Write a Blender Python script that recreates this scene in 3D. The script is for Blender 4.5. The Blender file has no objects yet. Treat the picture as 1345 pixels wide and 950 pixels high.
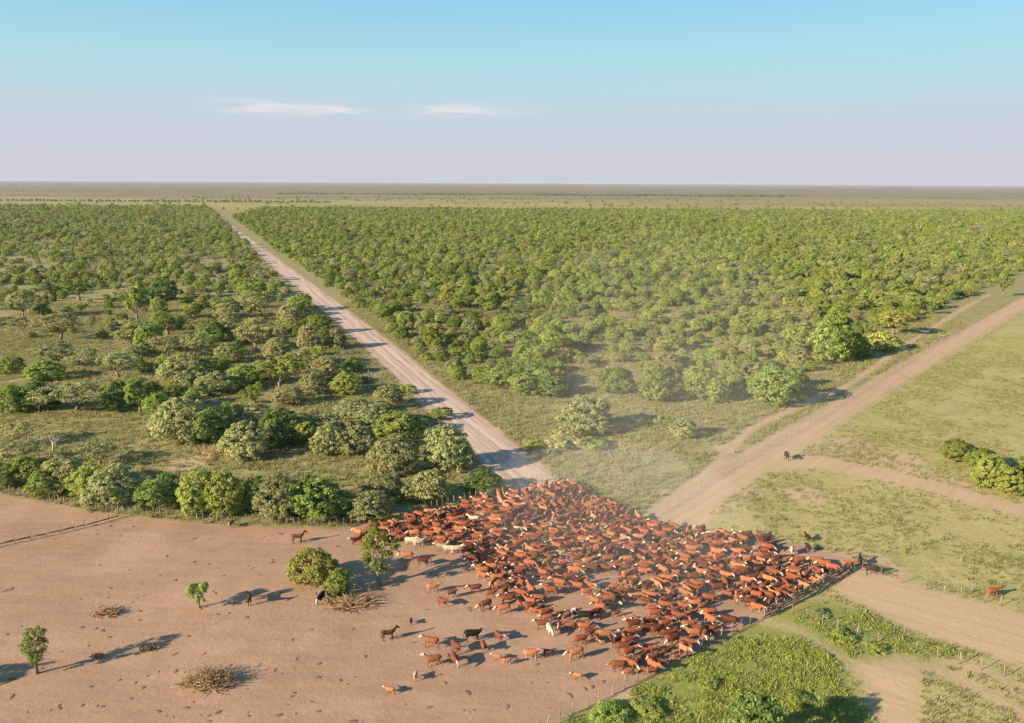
import bpy, math, random
import numpy as np
from mathutils import Vector, Matrix, Euler

random.seed(7)
rng = np.random.default_rng(7)
scene = bpy.context.scene
R = math.radians
TAU = 2 * math.pi

# ------------------------------------------------------------------ camera
CAM_H, PITCH, ROLL, FPX = 45.0, R(12.58), R(0.30), 1055.0
cF = np.array([0, math.cos(PITCH), -math.sin(PITCH)])
cR0 = np.array([1.0, 0, 0]); cU0 = np.array([0, math.sin(PITCH), math.cos(PITCH)])
cR = math.cos(ROLL) * cR0 + math.sin(ROLL) * cU0
cU = -math.sin(ROLL) * cR0 + math.cos(ROLL) * cU0
cam_data = bpy.data.cameras.new('camera'); cam = bpy.data.objects.new('camera', cam_data)
scene.collection.objects.link(cam); scene.camera = cam
cam_data.sensor_width = 36.0; cam_data.lens = 36.0 * FPX / 1345.0
cam_data.clip_start = 0.5; cam_data.clip_end = 90000
M = Matrix.Identity(4)
for i in range(3):
    M[i][0], M[i][1], M[i][2] = cR[i], cU[i], -cF[i]
M[2][3] = CAM_H
cam.matrix_world = M

# ------------------------------------------------------------------ sky, sun, exposure
SUN_EL, SUN_AZ = R(20.0), math.atan2(-0.87, -0.50)      # the sun stands behind the camera, to the left
world = bpy.data.worlds.new('World'); scene.world = world; world.use_nodes = True
wn, wl = world.node_tree.nodes, world.node_tree.links
wn.clear()
wo = wn.new('ShaderNodeOutputWorld'); bg = wn.new('ShaderNodeBackground')
sky = wn.new('ShaderNodeTexSky'); sky.sky_type = 'NISHITA'; sky.sun_disc = False
sky.sun_elevation = SUN_EL; sky.sun_rotation = SUN_AZ
sky.altitude = 100; sky.air_density = 1.0; sky.dust_density = 0.5; sky.ozone_density = 4.2
bg.inputs['Strength'].default_value = 0.092
wl.new(bg.outputs[0], wo.inputs[0])
# a lilac dust layer low in the sky all round the horizon, and one thin streak of cloud
def wmath(op, a, b=None, c=None, clamp=False):
    nd = wn.new('ShaderNodeMath'); nd.operation = op; nd.use_clamp = clamp
    for i, v in enumerate((a, b, c)):
        if v is None: continue
        if isinstance(v, bpy.types.NodeSocket): wl.new(v, nd.inputs[i])
        else: nd.inputs[i].default_value = v
    return nd.outputs[0]
def wramp(f, a, b, smooth=True):
    nd = wn.new('ShaderNodeMapRange'); nd.interpolation_type = 'SMOOTHSTEP' if smooth else 'LINEAR'
    wl.new(f, nd.inputs[0]); nd.inputs[1].default_value = a; nd.inputs[2].default_value = b; return nd.outputs[0]
def wmix(f, a, b):
    nd = wn.new('ShaderNodeMix'); nd.data_type = 'RGBA'; wl.new(f, nd.inputs[0]); wl.new(a, nd.inputs[6])
    if isinstance(b, bpy.types.NodeSocket): wl.new(b, nd.inputs[7])
    else: nd.inputs[7].default_value = (*b, 1)
    return nd.outputs[2]
wtc = wn.new('ShaderNodeTexCoord'); wsep = wn.new('ShaderNodeSeparateXYZ'); wl.new(wtc.outputs['Generated'], wsep.inputs[0])
elev = wmath('ARCSINE', wsep.outputs[2]); azim = wmath('ARCTAN2', wsep.outputs[0], wsep.outputs[1])
wcomb = wn.new('ShaderNodeCombineXYZ'); wl.new(azim, wcomb.inputs[0]); wl.new(wmath('MULTIPLY', elev, 9.0), wcomb.inputs[1])
def wnoise(scale, detail=5, rough=0.55):
    nd = wn.new('ShaderNodeTexNoise'); nd.inputs['Scale'].default_value = scale; nd.inputs['Detail'].default_value = detail; nd.inputs['Roughness'].default_value = rough
    wl.new(wcomb.outputs[0], nd.inputs['Vector']); return nd.outputs['Fac']
ej = wmath('ADD', elev, wmath('MULTIPLY', wmath('SUBTRACT', wnoise(2.2), 0.5), 0.035))
tint = wn.new('ShaderNodeMix'); tint.data_type = 'RGBA'; tint.blend_type = 'MULTIPLY'; tint.inputs[0].default_value = 1.0
wl.new(sky.outputs[0], tint.inputs[6]); tint.inputs[7].default_value = (0.72, 0.84, 0.72, 1)      # the teal cast of the photographed sky
SKY_OUT = wmix(wmath('MULTIPLY', wramp(elev, R(30.0), R(12.5)), 0.80), tint.outputs[2], (0.80, 2.02, 2.80))
SKY_OUT = wmix(wmath('MULTIPLY', wramp(elev, R(14.0), R(6.0)), 0.80), SKY_OUT, (1.72, 2.46, 2.60))
SKY_OUT = wmix(wmath('MULTIPLY', wramp(ej, R(7.8), R(1.4)), 0.95), SKY_OUT, (2.12, 2.08, 2.38))
band = wmath('MULTIPLY', wramp(elev, R(3.9), R(4.7)), wramp(elev, R(5.5), R(4.8)))
gap = wmath('MULTIPLY', wramp(azim, R(-22), R(-17)), wramp(azim, R(3.5), R(-5)))
cl_f = wmath('MULTIPLY', wmath('MULTIPLY', band, gap), wramp(wnoise(9.0, 6, 0.6), 0.42, 0.62))
SKY_OUT = wmix(wmath('MULTIPLY', cl_f, 0.65), SKY_OUT, (3.1, 2.75, 2.8))

sun_d = bpy.data.lights.new('sun', 'SUN'); sun = bpy.data.objects.new('sun', sun_d)
scene.collection.objects.link(sun)
sun_d.energy = 4.0; sun_d.angle = R(0.6); sun_d.color = (1.0, 0.80, 0.56)
sdir = Vector((-math.sin(SUN_AZ) * math.cos(SUN_EL), -math.cos(SUN_AZ) * math.cos(SUN_EL), -math.sin(SUN_EL)))
sun.rotation_euler = sdir.to_track_quat('-Z', 'Y').to_euler()
sun.location = (-60, -40, 80)
scene.view_settings.view_transform = 'Standard'; scene.view_settings.look = 'None'
scene.view_settings.exposure = 1.68; scene.view_settings.gamma = 1.0
scene.view_settings.use_curve_mapping = False
scene.cycles.max_bounces = 6; scene.cycles.diffuse_bounces = 4; scene.cycles.transparent_max_bounces = 32
scene.cycles.volume_bounces = 0; scene.cycles.caustics_reflective = False; scene.cycles.caustics_refractive = False
scene.cycles.use_denoising = True
scene.cycles.filter_width = 1.5

# ------------------------------------------------------------------ where a point of the ground stands
def G(u, v):
    d = cF + (u - 672.5) / FPX * cR + (475.0 - v) / FPX * cU
    t = CAM_H / -d[2]
    return float(d[0] * t), float(d[1] * t)
def depth(x, y):
    return float(y * cF[1] + (-CAM_H) * cF[2] + x * cF[0])
def GL(pts): return np.array([G(u, v) for u, v in pts])
def project(x, y, z=0.0):
    p = np.array([x, y, z - CAM_H]); w = p @ cF
    return 672.5 + FPX * (p @ cR) / w, 475 - FPX * (p @ cU) / w

# ------------------------------------------------------------------ object helpers
COL = scene.collection
def tag(o, label=None, cat=None, group=None, kind=None):
    for k, v in (('label', label), ('category', cat), ('group', group), ('kind', kind)):
        if v: o[k] = v
    return o
def new_obj(name, data, parent=None, loc=None, rot=None, scl=None):
    o = bpy.data.objects.new(name, data); COL.objects.link(o)
    if parent is not None: o.parent = parent
    if loc is not None: o.location = loc
    if rot is not None: o.rotation_euler = rot
    if scl is not None: o.scale = scl
    return o
def make_mesh(name, V, F, mats=(), smooth=False, attrs=None, mat_idx=None):
    """V (n,3) array, F list/array of faces all of one size, or list of arrays of differing sizes"""
    me = bpy.data.meshes.new(name)
    V = np.asarray(V, dtype=np.float32)
    if isinstance(F, np.ndarray): blocks = [F]
    else: blocks = [np.asarray(b) for b in F if len(b)]
    loops = np.concatenate([b.ravel() for b in blocks]).astype(np.int32)
    tot = np.concatenate([np.full(len(b), b.shape[1]) for b in blocks]).astype(np.int32)
    start = np.concatenate([[0], np.cumsum(tot)[:-1]]).astype(np.int32)
    me.vertices.add(len(V)); me.vertices.foreach_set('co', V.ravel())
    me.loops.add(len(loops)); me.loops.foreach_set('vertex_index', loops)
    me.polygons.add(len(tot)); me.polygons.foreach_set('loop_start', start); me.polygons.foreach_set('loop_total', tot)
    if smooth: me.polygons.foreach_set('use_smooth', np.ones(len(tot), dtype=bool))
    for m in mats: me.materials.append(m)
    if mat_idx is not None: me.polygons.foreach_set('material_index', np.asarray(mat_idx, dtype=np.int32))
    for k, a in (attrs or {}).items():
        at = me.attributes.new(k, 'FLOAT', 'POINT'); at.data.foreach_set('value', np.asarray(a, dtype=np.float32))
    me.update(calc_edges=True)
    return me

class MB:
    """collects lofts and boxes of quads and triangles"""
    def __init__(s): s.V = []; s.Q = []; s.T = []; s.n = 0
    def add(s, V, Q=None, T=None):
        V = np.asarray(V, dtype=float).reshape(-1, 3)
        if Q is not None and len(Q): s.Q.append(np.asarray(Q) + s.n)
        if T is not None and len(T): s.T.append(np.asarray(T) + s.n)
        s.V.append(V); s.n += len(V)
    def loft(s, centers, ra, rb=None, seg=8, up=(0, 0, 1)):
        C = np.asarray(centers, dtype=float); n = len(C)
        ra = np.broadcast_to(np.asarray(ra, float), (n,)); rb = ra if rb is None else np.broadcast_to(np.asarray(rb, float), (n,))
        tang = np.gradient(C, axis=0); tang /= np.linalg.norm(tang, axis=1)[:, None] + 1e-9
        up = np.asarray(up, float); rings = []
        for i in range(n):
            side = np.cross(up, tang[i])
            if np.linalg.norm(side) < 1e-3: side = np.cross((1, 0, 0.01), tang[i])
            side /= np.linalg.norm(side); u2 = np.cross(tang[i], side)
            a = np.arange(seg) / seg * TAU
            rings.append(C[i] + np.outer(np.cos(a) * ra[i], side) + np.outer(np.sin(a) * rb[i], u2))
        V = np.concatenate(rings + [C[:1] - tang[:1] * 0.3 * ra[0], C[-1:] + tang[-1:] * 0.3 * ra[-1]])
        Q = []; T = []
        for i in range(n - 1):
            for j in range(seg):
                k = (j + 1) % seg
                Q.append((i * seg + j, i * seg + k, (i + 1) * seg + k, (i + 1) * seg + j))
        for j in range(seg):
            k = (j + 1) % seg
            T.append((n * seg, k, j)); T.append((n * seg + 1, (n - 1) * seg + j, (n - 1) * seg + k))
        s.add(V, Q, T)
    def box(s, c, size, rot=None):
        h = np.array(size) / 2
        V = np.array([(x, y, z) for x in (-1, 1) for y in (-1, 1) for z in (-1, 1)]) * h
        if rot is not None: V = V @ np.array(Euler(rot).to_matrix()).T
        s.add(V + np.array(c), [(0, 1, 3, 2), (4, 6, 7, 5), (0, 4, 5, 1), (2, 3, 7, 6), (0, 2, 6, 4), (1, 5, 7, 3)])
    def mesh(s, name, mats=(), smooth=False, attrs=None):
        blocks = []
        if s.Q: blocks.append(np.concatenate(s.Q))
        if s.T: blocks.append(np.concatenate(s.T))
        return make_mesh(name, np.concatenate(s.V), blocks, mats, smooth, attrs)

# ------------------------------------------------------------------ node helpers
class NT:
    def __init__(s, name):
        s.mat = bpy.data.materials.new(name); s.mat.use_nodes = True
        s.t = s.mat.node_tree; s.t.nodes.clear()
        s.out = s.t.nodes.new('ShaderNodeOutputMaterial')
    def n(s, typ, **kw):
        nd = s.t.nodes.new(typ)
        for k, v in kw.items(): setattr(nd, k, v)
        return nd
    def put(s, sock, v):
        if isinstance(v, bpy.types.NodeSocket): s.t.links.new(v, sock)
        elif v is not None:
            if sock.type == 'RGBA' and len(v) == 3: v = (*v, 1.0)
            sock.default_value = v
    def attr(s, name): return s.n('ShaderNodeAttribute', attribute_name=name).outputs['Fac']
    def math(s, op, a, b=None, c=None, clamp=False):
        nd = s.n('ShaderNodeMath', operation=op); nd.use_clamp = clamp
        s.put(nd.inputs[0], a)
        if b is not None: s.put(nd.inputs[1], b)
        if c is not None: s.put(nd.inputs[2], c)
        return nd.outputs[0]
    def noise(s, vec, scale, detail=4, rough=0.55, dist=0.0):
        nd = s.n('ShaderNodeTexNoise'); nd.inputs['Scale'].default_value = scale
        nd.inputs['Detail'].default_value = detail; nd.inputs['Roughness'].default_value = rough; nd.inputs['Distortion'].default_value = dist
        if vec is not None: s.put(nd.inputs['Vector'], vec)
        return nd.outputs['Fac']
    def mix(s, f, a, b):
        nd = s.n('ShaderNodeMix', data_type='RGBA'); s.put(nd.inputs[0], f); s.put(nd.inputs[6], a); s.put(nd.inputs[7], b)
        return nd.outputs[2]
    def ramp(s, f, a, b):      # clamp((f-a)/(b-a))
        nd = s.n('ShaderNodeMapRange'); s.put(nd.inputs[0], f); nd.inputs[1].default_value = a; nd.inputs[2].default_value = b
        return nd.outputs[0]
    def hsv(s, col, h=0.5, sat=1.0, val=1.0):
        nd = s.n('ShaderNodeHueSaturation'); s.put(nd.inputs['Hue'], h); s.put(nd.inputs['Saturation'], sat); s.put(nd.inputs['Value'], val); s.put(nd.inputs['Color'], col)
        return nd.outputs[0]
    def diffuse(s, col, bump=None, strength=0.3, dist=0.1, rough=0.9, transl=0.0, tcol=None):
        if transl > 0:
            d = s.n('ShaderNodeBsdfDiffuse'); s.put(d.inputs[0], col)
            t = s.n('ShaderNodeBsdfTranslucent'); s.put(t.inputs[0], tcol if tcol is not None else col)
            m = s.n('ShaderNodeMixShader'); m.inputs[0].default_value = transl
            s.t.links.new(d.outputs[0], m.inputs[1]); s.t.links.new(t.outputs[0], m.inputs[2]); sh = m.outputs[0]
        else:
            p = s.n('ShaderNodeBsdfPrincipled'); s.put(p.inputs['Base Color'], col); p.inputs['Roughness'].default_value = rough
            p.inputs['Specular IOR Level'].default_value = 0.15
            if bump is not None:
                b = s.n('ShaderNodeBump'); b.inputs['Strength'].default_value = strength; b.inputs['Distance'].default_value = dist
                s.put(b.inputs['Height'], bump); s.t.links.new(b.outputs[0], p.inputs['Normal'])
            sh = p.outputs[0]
        s.t.links.new(sh, s.out.inputs[0]); return s.mat
def plain(name, col, var=0.25, scale=6.0, rough=0.9):
    t = NT(name); co = t.n('ShaderNodeTexCoord').outputs['Object']; nz = t.noise(co, scale)
    rnd = t.n('ShaderNodeObjectInfo').outputs['Random']
    v = t.math('ADD', t.math('MULTIPLY', t.math('SUBTRACT', nz, 0.5), 2 * var), t.math('MULTIPLY_ADD', rnd, 0.35, 0.82))
    return t.diffuse(t.hsv(col, val=v), bump=nz, strength=0.2, dist=0.02, rough=rough)

# ------------------------------------------------------------------ the layout on the ground
def sd_line(P, line, hw):
    d = np.full(len(P), 1e9)
    for a, b in zip(line[:-1], line[1:]):
        ab = b - a; t = np.clip(((P - a) @ ab) / (ab @ ab), 0, 1)
        d = np.minimum(d, np.hypot(*(P - (a + t[:, None] * ab)).T))
    return hw - d
def sd_poly(P, poly):
    ins = np.zeros(len(P), bool); d = np.full(len(P), 1e9)
    for a, b in zip(poly, np.roll(poly, -1, axis=0)):
        ab = b - a; t = np.clip(((P - a) @ ab) / (ab @ ab), 0, 1)
        d = np.minimum(d, np.hypot(*(P - (a + t[:, None] * ab)).T))
        cr = ((a[1] > P[:, 1]) != (b[1] > P[:, 1]))
        with np.errstate(divide='ignore', invalid='ignore'):
            xi = (b[0] - a[0]) * (P[:, 1] - a[1]) / (b[1] - a[1]) + a[0]
        ins ^= cr & (P[:, 0] < xi)
    return np.where(ins, d, -d)
def lat_lon(P, a, b):
    ab = (b - a) / np.linalg.norm(b - a); q = P - a
    return q @ np.array([ab[1], -ab[0]]), q @ ab

road_line = GL([(712, 645), (602, 548), (500, 456), (400, 375), (291, 290)])
road_line = np.vstack([road_line, road_line[-1] + (road_line[-1] - road_line[0]) * 0.55])
track_a = GL([(850, 700), (930, 642), (1000, 600), (1100, 541), (1180, 492), (1345, 398), (1500, 322)])
track_b = GL([(990, 612), (1080, 606), (1190, 632), (1345, 672), (1500, 715)])
road_c = GL([(1090, 772), (1132, 748), (1345, 806), (1520, 855), (1520, 930), (1345, 878), (1200, 828), (1120, 790)])
path_d = GL([(1000, 815), (1050, 828), (1090, 852), (1130, 885)])
sand_e = GL([(1112, 866), (1180, 862), (1215, 878), (1206, 910), (1212, 1000), (1160, 1000), (1140, 910)])
path_f = GL([(1190, 866), (1250, 888), (1345, 938), (1420, 985)])
path_g = GL([(1235, 868), (1290, 880), (1345, 905), (1420, 935)])
path_h = GL([(905, 645), (982, 566), (1044, 536), (1110, 508), (1207, 441), (1300, 385)])
path_i = GL([(812, 650), (812, 605), (806, 570)])
corral = GL([(-330, 600), (0, 649), (155, 677), (300, 691), (452, 694), (560, 674), (690, 638), (740, 630), (800, 662), (860, 684),
             (955, 700), (1010, 708), (1060, 718), (1130, 738), (1112, 754), (1000, 814), (850, 892), (735, 948), (560, 1060), (300, 1200), (-600, 1200)])
lush_1 = GL([(735, 956), (990, 824), (1062, 838), (1112, 872), (1120, 930), (1080, 1000), (760, 1010)])
lush_2 = GL([(1030, 806), (1080, 796), (1150, 812), (1235, 852), (1210, 872), (1110, 866)])
junction = GL([(850, 690), (900, 655), (960, 640), (960, 668), (930, 690)])
bare = [(G(820, 916), 1.6), (G(960, 590), 3.0), (G(1120, 592), 7.0), (G(1080, 588), 6.0), (G(1165, 604), 6.0), (G(1045, 600), 5.0), (G(1210, 622), 5.0), (G(1040, 575), 4.0), (G(965, 640), 4.0), (G(1250, 640), 4.0), (G(1130, 745), 5.0), (G(1060, 650), 3.5), (G(250, 608), 4), (G(300, 590), 4), (G(405, 585), 3), (G(800, 480), 5), (G(775, 500), 4)]

# ground sheet: one grid, fine in front of the camera, growing towards the horizon
def axis(lo, hi, step, far_lo, far_hi, gr):
    a = list(np.arange(lo, hi + 1e-6, step)); s = step
    while a[-1] < far_hi: s *= gr; a.append(a[-1] + s)
    b = []; s = step; x = lo
    while x > far_lo: s *= gr; x -= s; b.append(x)
    return np.array(b[::-1] + a)
gx = axis(-72, 92, 0.5, -40000, 40000, 1.045)
gy = axis(52, 188, 0.5, -3000, 42000, 1.04)
GX, GY = np.meshgrid(gx, gy); P2 = np.stack([GX.ravel(), GY.ravel()], 1)
rel = 0.05 * np.sin(P2[:, 0] * 0.31 + 1.3) * np.sin(P2[:, 1] * 0.23) + 0.04 * np.sin(P2[:, 0] * 0.13 - P2[:, 1] * 0.17)
relk = np.clip((400 - np.hypot(P2[:, 0], P2[:, 1])) / 200, 0, 1)
HZ = rel * relk
def ground_z(x, y):
    k = min(max((400 - math.hypot(x, y)) / 200, 0), 1)
    return k * (0.05 * math.sin(x * 0.31 + 1.3) * math.sin(y * 0.23) + 0.04 * math.sin(x * 0.13 - y * 0.17))
cl = lambda a, m=12.0: np.clip(a, -m, m)
A_road = cl(sd_line(P2, road_line, 4.2), 30)
A_track = np.maximum.reduce([sd_line(P2, track_a, 3.6), sd_line(P2, track_b, 3.0), sd_poly(P2, road_c), sd_poly(P2, sand_e),
                             sd_line(P2, path_d, 0.1), sd_line(P2, path_f, 0.8), sd_line(P2, path_g, 0.5), sd_poly(P2, junction)])
A_track = cl(A_track)
A_path = np.maximum.reduce([sd_line(P2, path_h, 1.1), sd_line(P2, path_i, 0.7)] + [r - np.hypot(P2[:, 0] - c[0], P2[:, 1] - c[1]) for c, r in bare])
A_path = cl(A_path)
A_corral = cl(sd_poly(P2, corral))
A_lush = cl(np.maximum(sd_poly(P2, lush_1), sd_poly(P2, lush_2)))
la1, lo1 = lat_lon(P2, road_line[0], road_line[3]); la2, lo2 = lat_lon(P2, track_a[1], track_a[4])
la3, lo3 = lat_lon(P2, road_c[1], road_c[2])
use1 = sd_line(P2, road_line, 4.2) > np.clip(sd_line(P2, track_a, 4.2), -200, 30); use3 = (P2[:, 1] < 100) | (sd_poly(P2, road_c) > -6)
A_lat = np.clip(np.where(use3, la3, np.where(use1, la1, la2)), -60, 60); A_lon = np.where(use3, lo3, np.where(use1, lo1, lo2))
side = (P2[:, 0] - (track_a[0, 0] + (P2[:, 1] - track_a[0, 1]) * (track_a[-1, 0] - track_a[0, 0]) / (track_a[-1, 1] - track_a[0, 1])))
A_field = cl(side, 40)

def ground_material():
    t = NT('ground_earth_and_grass')
    pos = t.n('ShaderNodeNewGeometry').outputs['Position']
    sep = t.n('ShaderNodeSeparateXYZ'); t.put(sep.inputs[0], pos); Y = sep.outputs['Y']
    n_f = t.noise(pos, 1.6, 6, 0.65); n_m = t.noise(pos, 0.22, 5, 0.6); n_l = t.noise(pos, 0.045, 4, 0.55); n_s = t.noise(pos, 6.0, 3, 0.6)
    edge = t.math('ADD', t.math('MULTIPLY', t.math('SUBTRACT', n_f, 0.5), 2.6), t.math('MULTIPLY', t.math('SUBTRACT', n_m, 0.5), 2.0))
    def mask(name, w=0.5, amp=1.0, off=0.0):
        v = t.math('ADD', t.attr(name), t.math('MULTIPLY', edge, amp))
        return t.ramp(v, off - w, off + w)
    r_in = t.math('MINIMUM', t.math('SUBTRACT', 4.2, t.math('ABSOLUTE', t.attr('rlat'))), t.math('SUBTRACT', Y, 112.0))
    def road_mask(w, amp, off=0.0): return t.ramp(t.math('ADD', r_in, t.math('MULTIPLY', edge, amp)), off - w, off + w)
    patch = t.ramp(n_m, 0.38, 0.62); patchl = t.ramp(n_l, 0.36, 0.64)
    # wild grass with bare earth between
    g1 = t.mix(patch, (0.183, 0.188, 0.072), (0.274, 0.242, 0.112))
    g1 = t.mix(t.ramp(n_f, 0.45, 0.75), g1, (0.317, 0.262, 0.146))
    g2 = t.mix(patch, (0.248, 0.251, 0.081), (0.397, 0.333, 0.142))
    g2 = t.mix(patchl, g2, (0.368, 0.314, 0.137))
    g2 = t.mix(t.math('MULTIPLY', t.ramp(n_f, 0.50, 0.72), 0.6), g2, (0.370, 0.276, 0.156))
    col = t.mix(t.ramp(t.math('ADD', t.attr('field'), t.math('MULTIPLY', edge, 2.0)), -3, 3), g1, g2)
    n_t = t.noise(pos, 3.2, 5, 0.7)
    col = t.hsv(col, val=t.math('MULTIPLY_ADD', t.ramp(n_t, 0.30, 0.70), 0.55, 0.70))
    col = t.mix(t.math('MULTIPLY', t.ramp(t.noise(pos, 0.7, 5, 0.65), 0.50, 0.68), 0.55), col, (0.210, 0.181, 0.080))
    lush = t.mix(t.ramp(n_f, 0.35, 0.7), (0.140, 0.187, 0.040), (0.269, 0.255, 0.078))
    col = t.mix(mask('lush', 1.4, 1.4, -1.2), col, lush)
    # far land
    fn = t.noise(t.n('ShaderNodeTexCoord').outputs['Object'], 0.0045, 6, 0.62)
    far1 = t.mix(t.ramp(fn, 0.40, 0.62), (0.234, 0.218, 0.076), (0.316, 0.260, 0.119))
    far2 = t.mix(t.ramp(fn, 0.44, 0.58), (0.218, 0.171, 0.108), (0.155, 0.138, 0.076))
    mp = t.n('ShaderNodeMapping'); mp.inputs['Scale'].default_value = (0.25, 1, 1); t.put(mp.inputs[0], pos)
    fl = t.noise(mp.outputs[0], 0.0016, 3, 0.5)
    yj = t.math('ADD', Y, t.math('MULTIPLY', t.math('SUBTRACT', fl, 0.5), 5200))
    col = t.mix(t.ramp(Y, 1150, 1450), col, far1)
    col = t.mix(t.ramp(yj, 1700, 2700), col, far2)
    # trodden earth of the corral, tracks, road
    pn = t.ramp(n_m, 0.30, 0.70)
    dirt = t.mix(pn, (0.280, 0.174, 0.115), (0.335, 0.219, 0.152))
    dirt = t.mix(t.math('MULTIPLY', t.ramp(n_l, 0.40, 0.68), 0.5), dirt, (0.372, 0.234, 0.156))
    dirt = t.mix(t.math('MULTIPLY', t.ramp(n_s, 0.56, 0.78), 0.35), dirt, (0.199, 0.129, 0.091))
    mp2 = t.n('ShaderNodeMapping'); mp2.inputs['Rotation'].default_value = (0, 0, 0.5); mp2.inputs['Scale'].default_value = (0.25, 1.3, 1); t.put(mp2.inputs[0], pos)
    dirt = t.hsv(dirt, val=t.math('MULTIPLY_ADD', t.ramp(t.noise(mp2.outputs[0], 0.55, 6, 0.7), 0.32, 0.68), 0.24, 0.89))
    spk = t.math('MULTIPLY', t.ramp(t.noise(pos, 2.4, 2, 0.5), 0.66, 0.74), t.ramp(t.noise(pos, 0.3, 3, 0.6), 0.40, 0.60))
    dirt = t.mix(t.math('MULTIPLY', spk, 0.55), dirt, (0.17, 0.105, 0.07))
    dirt = t.mix(t.math('MULTIPLY', t.ramp(t.noise(pos, 0.09, 4, 0.6), 0.50, 0.62), 0.35), dirt, (0.43, 0.275, 0.200))
    m_cor = mask('corral', 0.5, 0.6)
    lv = t.n('ShaderNodeCombineXYZ'); t.put(lv.inputs[0], t.attr('lat')); t.put(lv.inputs[1], t.math('MULTIPLY', t.attr('lon'), 0.035))
    streak = t.noise(lv.outputs[0], 0.95, 5, 0.65)
    track = t.mix(t.ramp(streak, 0.35, 0.66), (0.475, 0.331, 0.233), (0.386, 0.268, 0.179))
    track = t.mix(t.math('MULTIPLY', t.ramp(n_f, 0.55, 0.8), 0.5), track, (0.305, 0.250, 0.151))
    road = t.mix(t.ramp(streak, 0.40, 0.58), (0.497, 0.377, 0.316), (0.343, 0.246, 0.189))
    lat2 = t.math('ABSOLUTE', t.math('SUBTRACT', t.math('ABSOLUTE', t.attr('rlat')), 1.5))
    road = t.mix(t.math('MULTIPLY', t.ramp(t.math('ADD', lat2, t.math('MULTIPLY', edge, 0.25)), 0.7, 0.1), 0.6), road, (0.526, 0.412, 0.355))
    col = t.mix(t.math('MULTIPLY', mask('path', 0.6, 0.9), 0.75), col, track)
    col = t.mix(t.math('MULTIPLY', road_mask(0.9, 0.9, -2.4), 0.5), col, (0.270, 0.199, 0.123))
    col = t.mix(t.math('MULTIPLY', mask('track', 1.3, 1.5), t.math('MULTIPLY_ADD', t.ramp(n_m, 0.35, 0.65), -0.3, 0.97)), col, track)
    col = t.mix(m_cor, col, dirt)
    col = t.mix(road_mask(0.6, 0.75), col, road)
    bump = t.math('ADD', t.math('MULTIPLY', n_f, 1.0), t.math('MULTIPLY', n_s, 0.35))
    return t.diffuse(col, bump=bump, strength=0.55, dist=0.10, rough=0.95)
M_GROUND = ground_material()

ry = road_line[:, 1]; rx = road_line[:, 0]
A_rlat = np.clip((P2[:, 0] - np.interp(P2[:, 1], ry, rx)) * 0.93, -400, 400)
A_rlat = np.where(P2[:, 1] > ry[-1] + 30, 400, A_rlat)
nx, ny = len(gx), len(gy)
ii, jj = np.meshgrid(np.arange(nx - 1), np.arange(ny - 1)); base = (jj * nx + ii).ravel()
QF = np.stack([base, base + 1, base + nx + 1, base + nx], 1)
fc = lambda a: a[QF].mean(1)
cls = np.zeros(len(QF), int)
cls[fc(np.maximum(A_track, A_path - 0.2)) > 0] = 2
cls[fc(A_corral) > 0] = 1
cls[(fc(4.2 - np.abs(A_rlat)) > 0) & (fc(P2[:, 1]) > 113)] = 3
dzx = np.gradient(HZ.reshape(ny, nx), gx, axis=1).ravel(); dzy = np.gradient(HZ.reshape(ny, nx), gy, axis=0).ravel()
NRM = np.stack([-dzx, -dzy, np.ones_like(dzx)], 1); NRM /= np.linalg.norm(NRM, axis=1)[:, None]
V3 = np.column_stack([P2, HZ])
ATT = dict(rlat=A_rlat, track=A_track, path=A_path, corral=A_corral, lush=A_lush, lat=A_lat, lon=A_lon, field=A_field)
for k, (nm, lb) in enumerate([('ground', 'flat grassy plain of olive and tan turf reaching to the horizon'),
                              ('corral_ground', 'bare trodden pinkish earth of the corral under the herd'),
                              ('dirt_tracks', 'pale dirt tracks and sandy patches worn through the grass'),
                              ('gravel_road', 'straight pale gravel road running between the scrub to the plain')]):
    f = QF[cls == k]; used = np.unique(f); remap = np.full(len(V3), -1); remap[used] = np.arange(len(used))
    me = make_mesh(nm, V3[used], remap[f], [M_GROUND], True, {a: b[used] for a, b in ATT.items()})
    me.normals_split_custom_set_from_vertices(NRM[used].tolist())
    tag(new_obj(nm, me), lb, None, None, 'structure')

# ------------------------------------------------------------------ foliage materials and tree prototypes
def leaf_material(name, dark, light, warm):
    t = NT(name)
    oi = t.n('ShaderNodeObjectInfo'); rnd = oi.outputs['Random']
    pos = t.n('ShaderNodeNewGeometry').outputs['Position']
    tone = t.attr('tone')
    c = t.mix(tone, dark, light)
    c = t.mix(t.math('MULTIPLY', t.ramp(t.math('FRACT', t.math('MULTIPLY', rnd, 7.31)), 0.60, 1.0), 0.6), c, warm)
    big = t.noise(pos, 0.02, 3, 0.5)
    v = t.math('ADD', t.math('MULTIPLY_ADD', rnd, 0.30, 0.84), t.math('MULTIPLY', t.math('SUBTRACT', big, 0.5), 0.6))
    h = t.math('MULTIPLY_ADD', t.math('SUBTRACT', t.math('FRACT', t.math('MULTIPLY', rnd, 3.7)), 0.5), 0.035, 0.5)
    c = t.hsv(c, h=h, val=v)
    return t.diffuse(c, transl=0.40)
M_OLIVE = leaf_material('olive_leaves', (0.226, 0.251, 0.106), (0.434, 0.450, 0.209), (0.415, 0.367, 0.167))
M_GREEN = leaf_material('green_leaves', (0.175, 0.249, 0.059), (0.394, 0.467, 0.124), (0.454, 0.416, 0.119))
M_DARKG = leaf_material('dark_green_leaves', (0.110, 0.176, 0.054), (0.263, 0.343, 0.101), (0.277, 0.307, 0.095))
M_BRIGHT = leaf_material('bright_green_leaves', (0.141, 0.205, 0.044), (0.292, 0.358, 0.088), (0.313, 0.318, 0.082))
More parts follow.
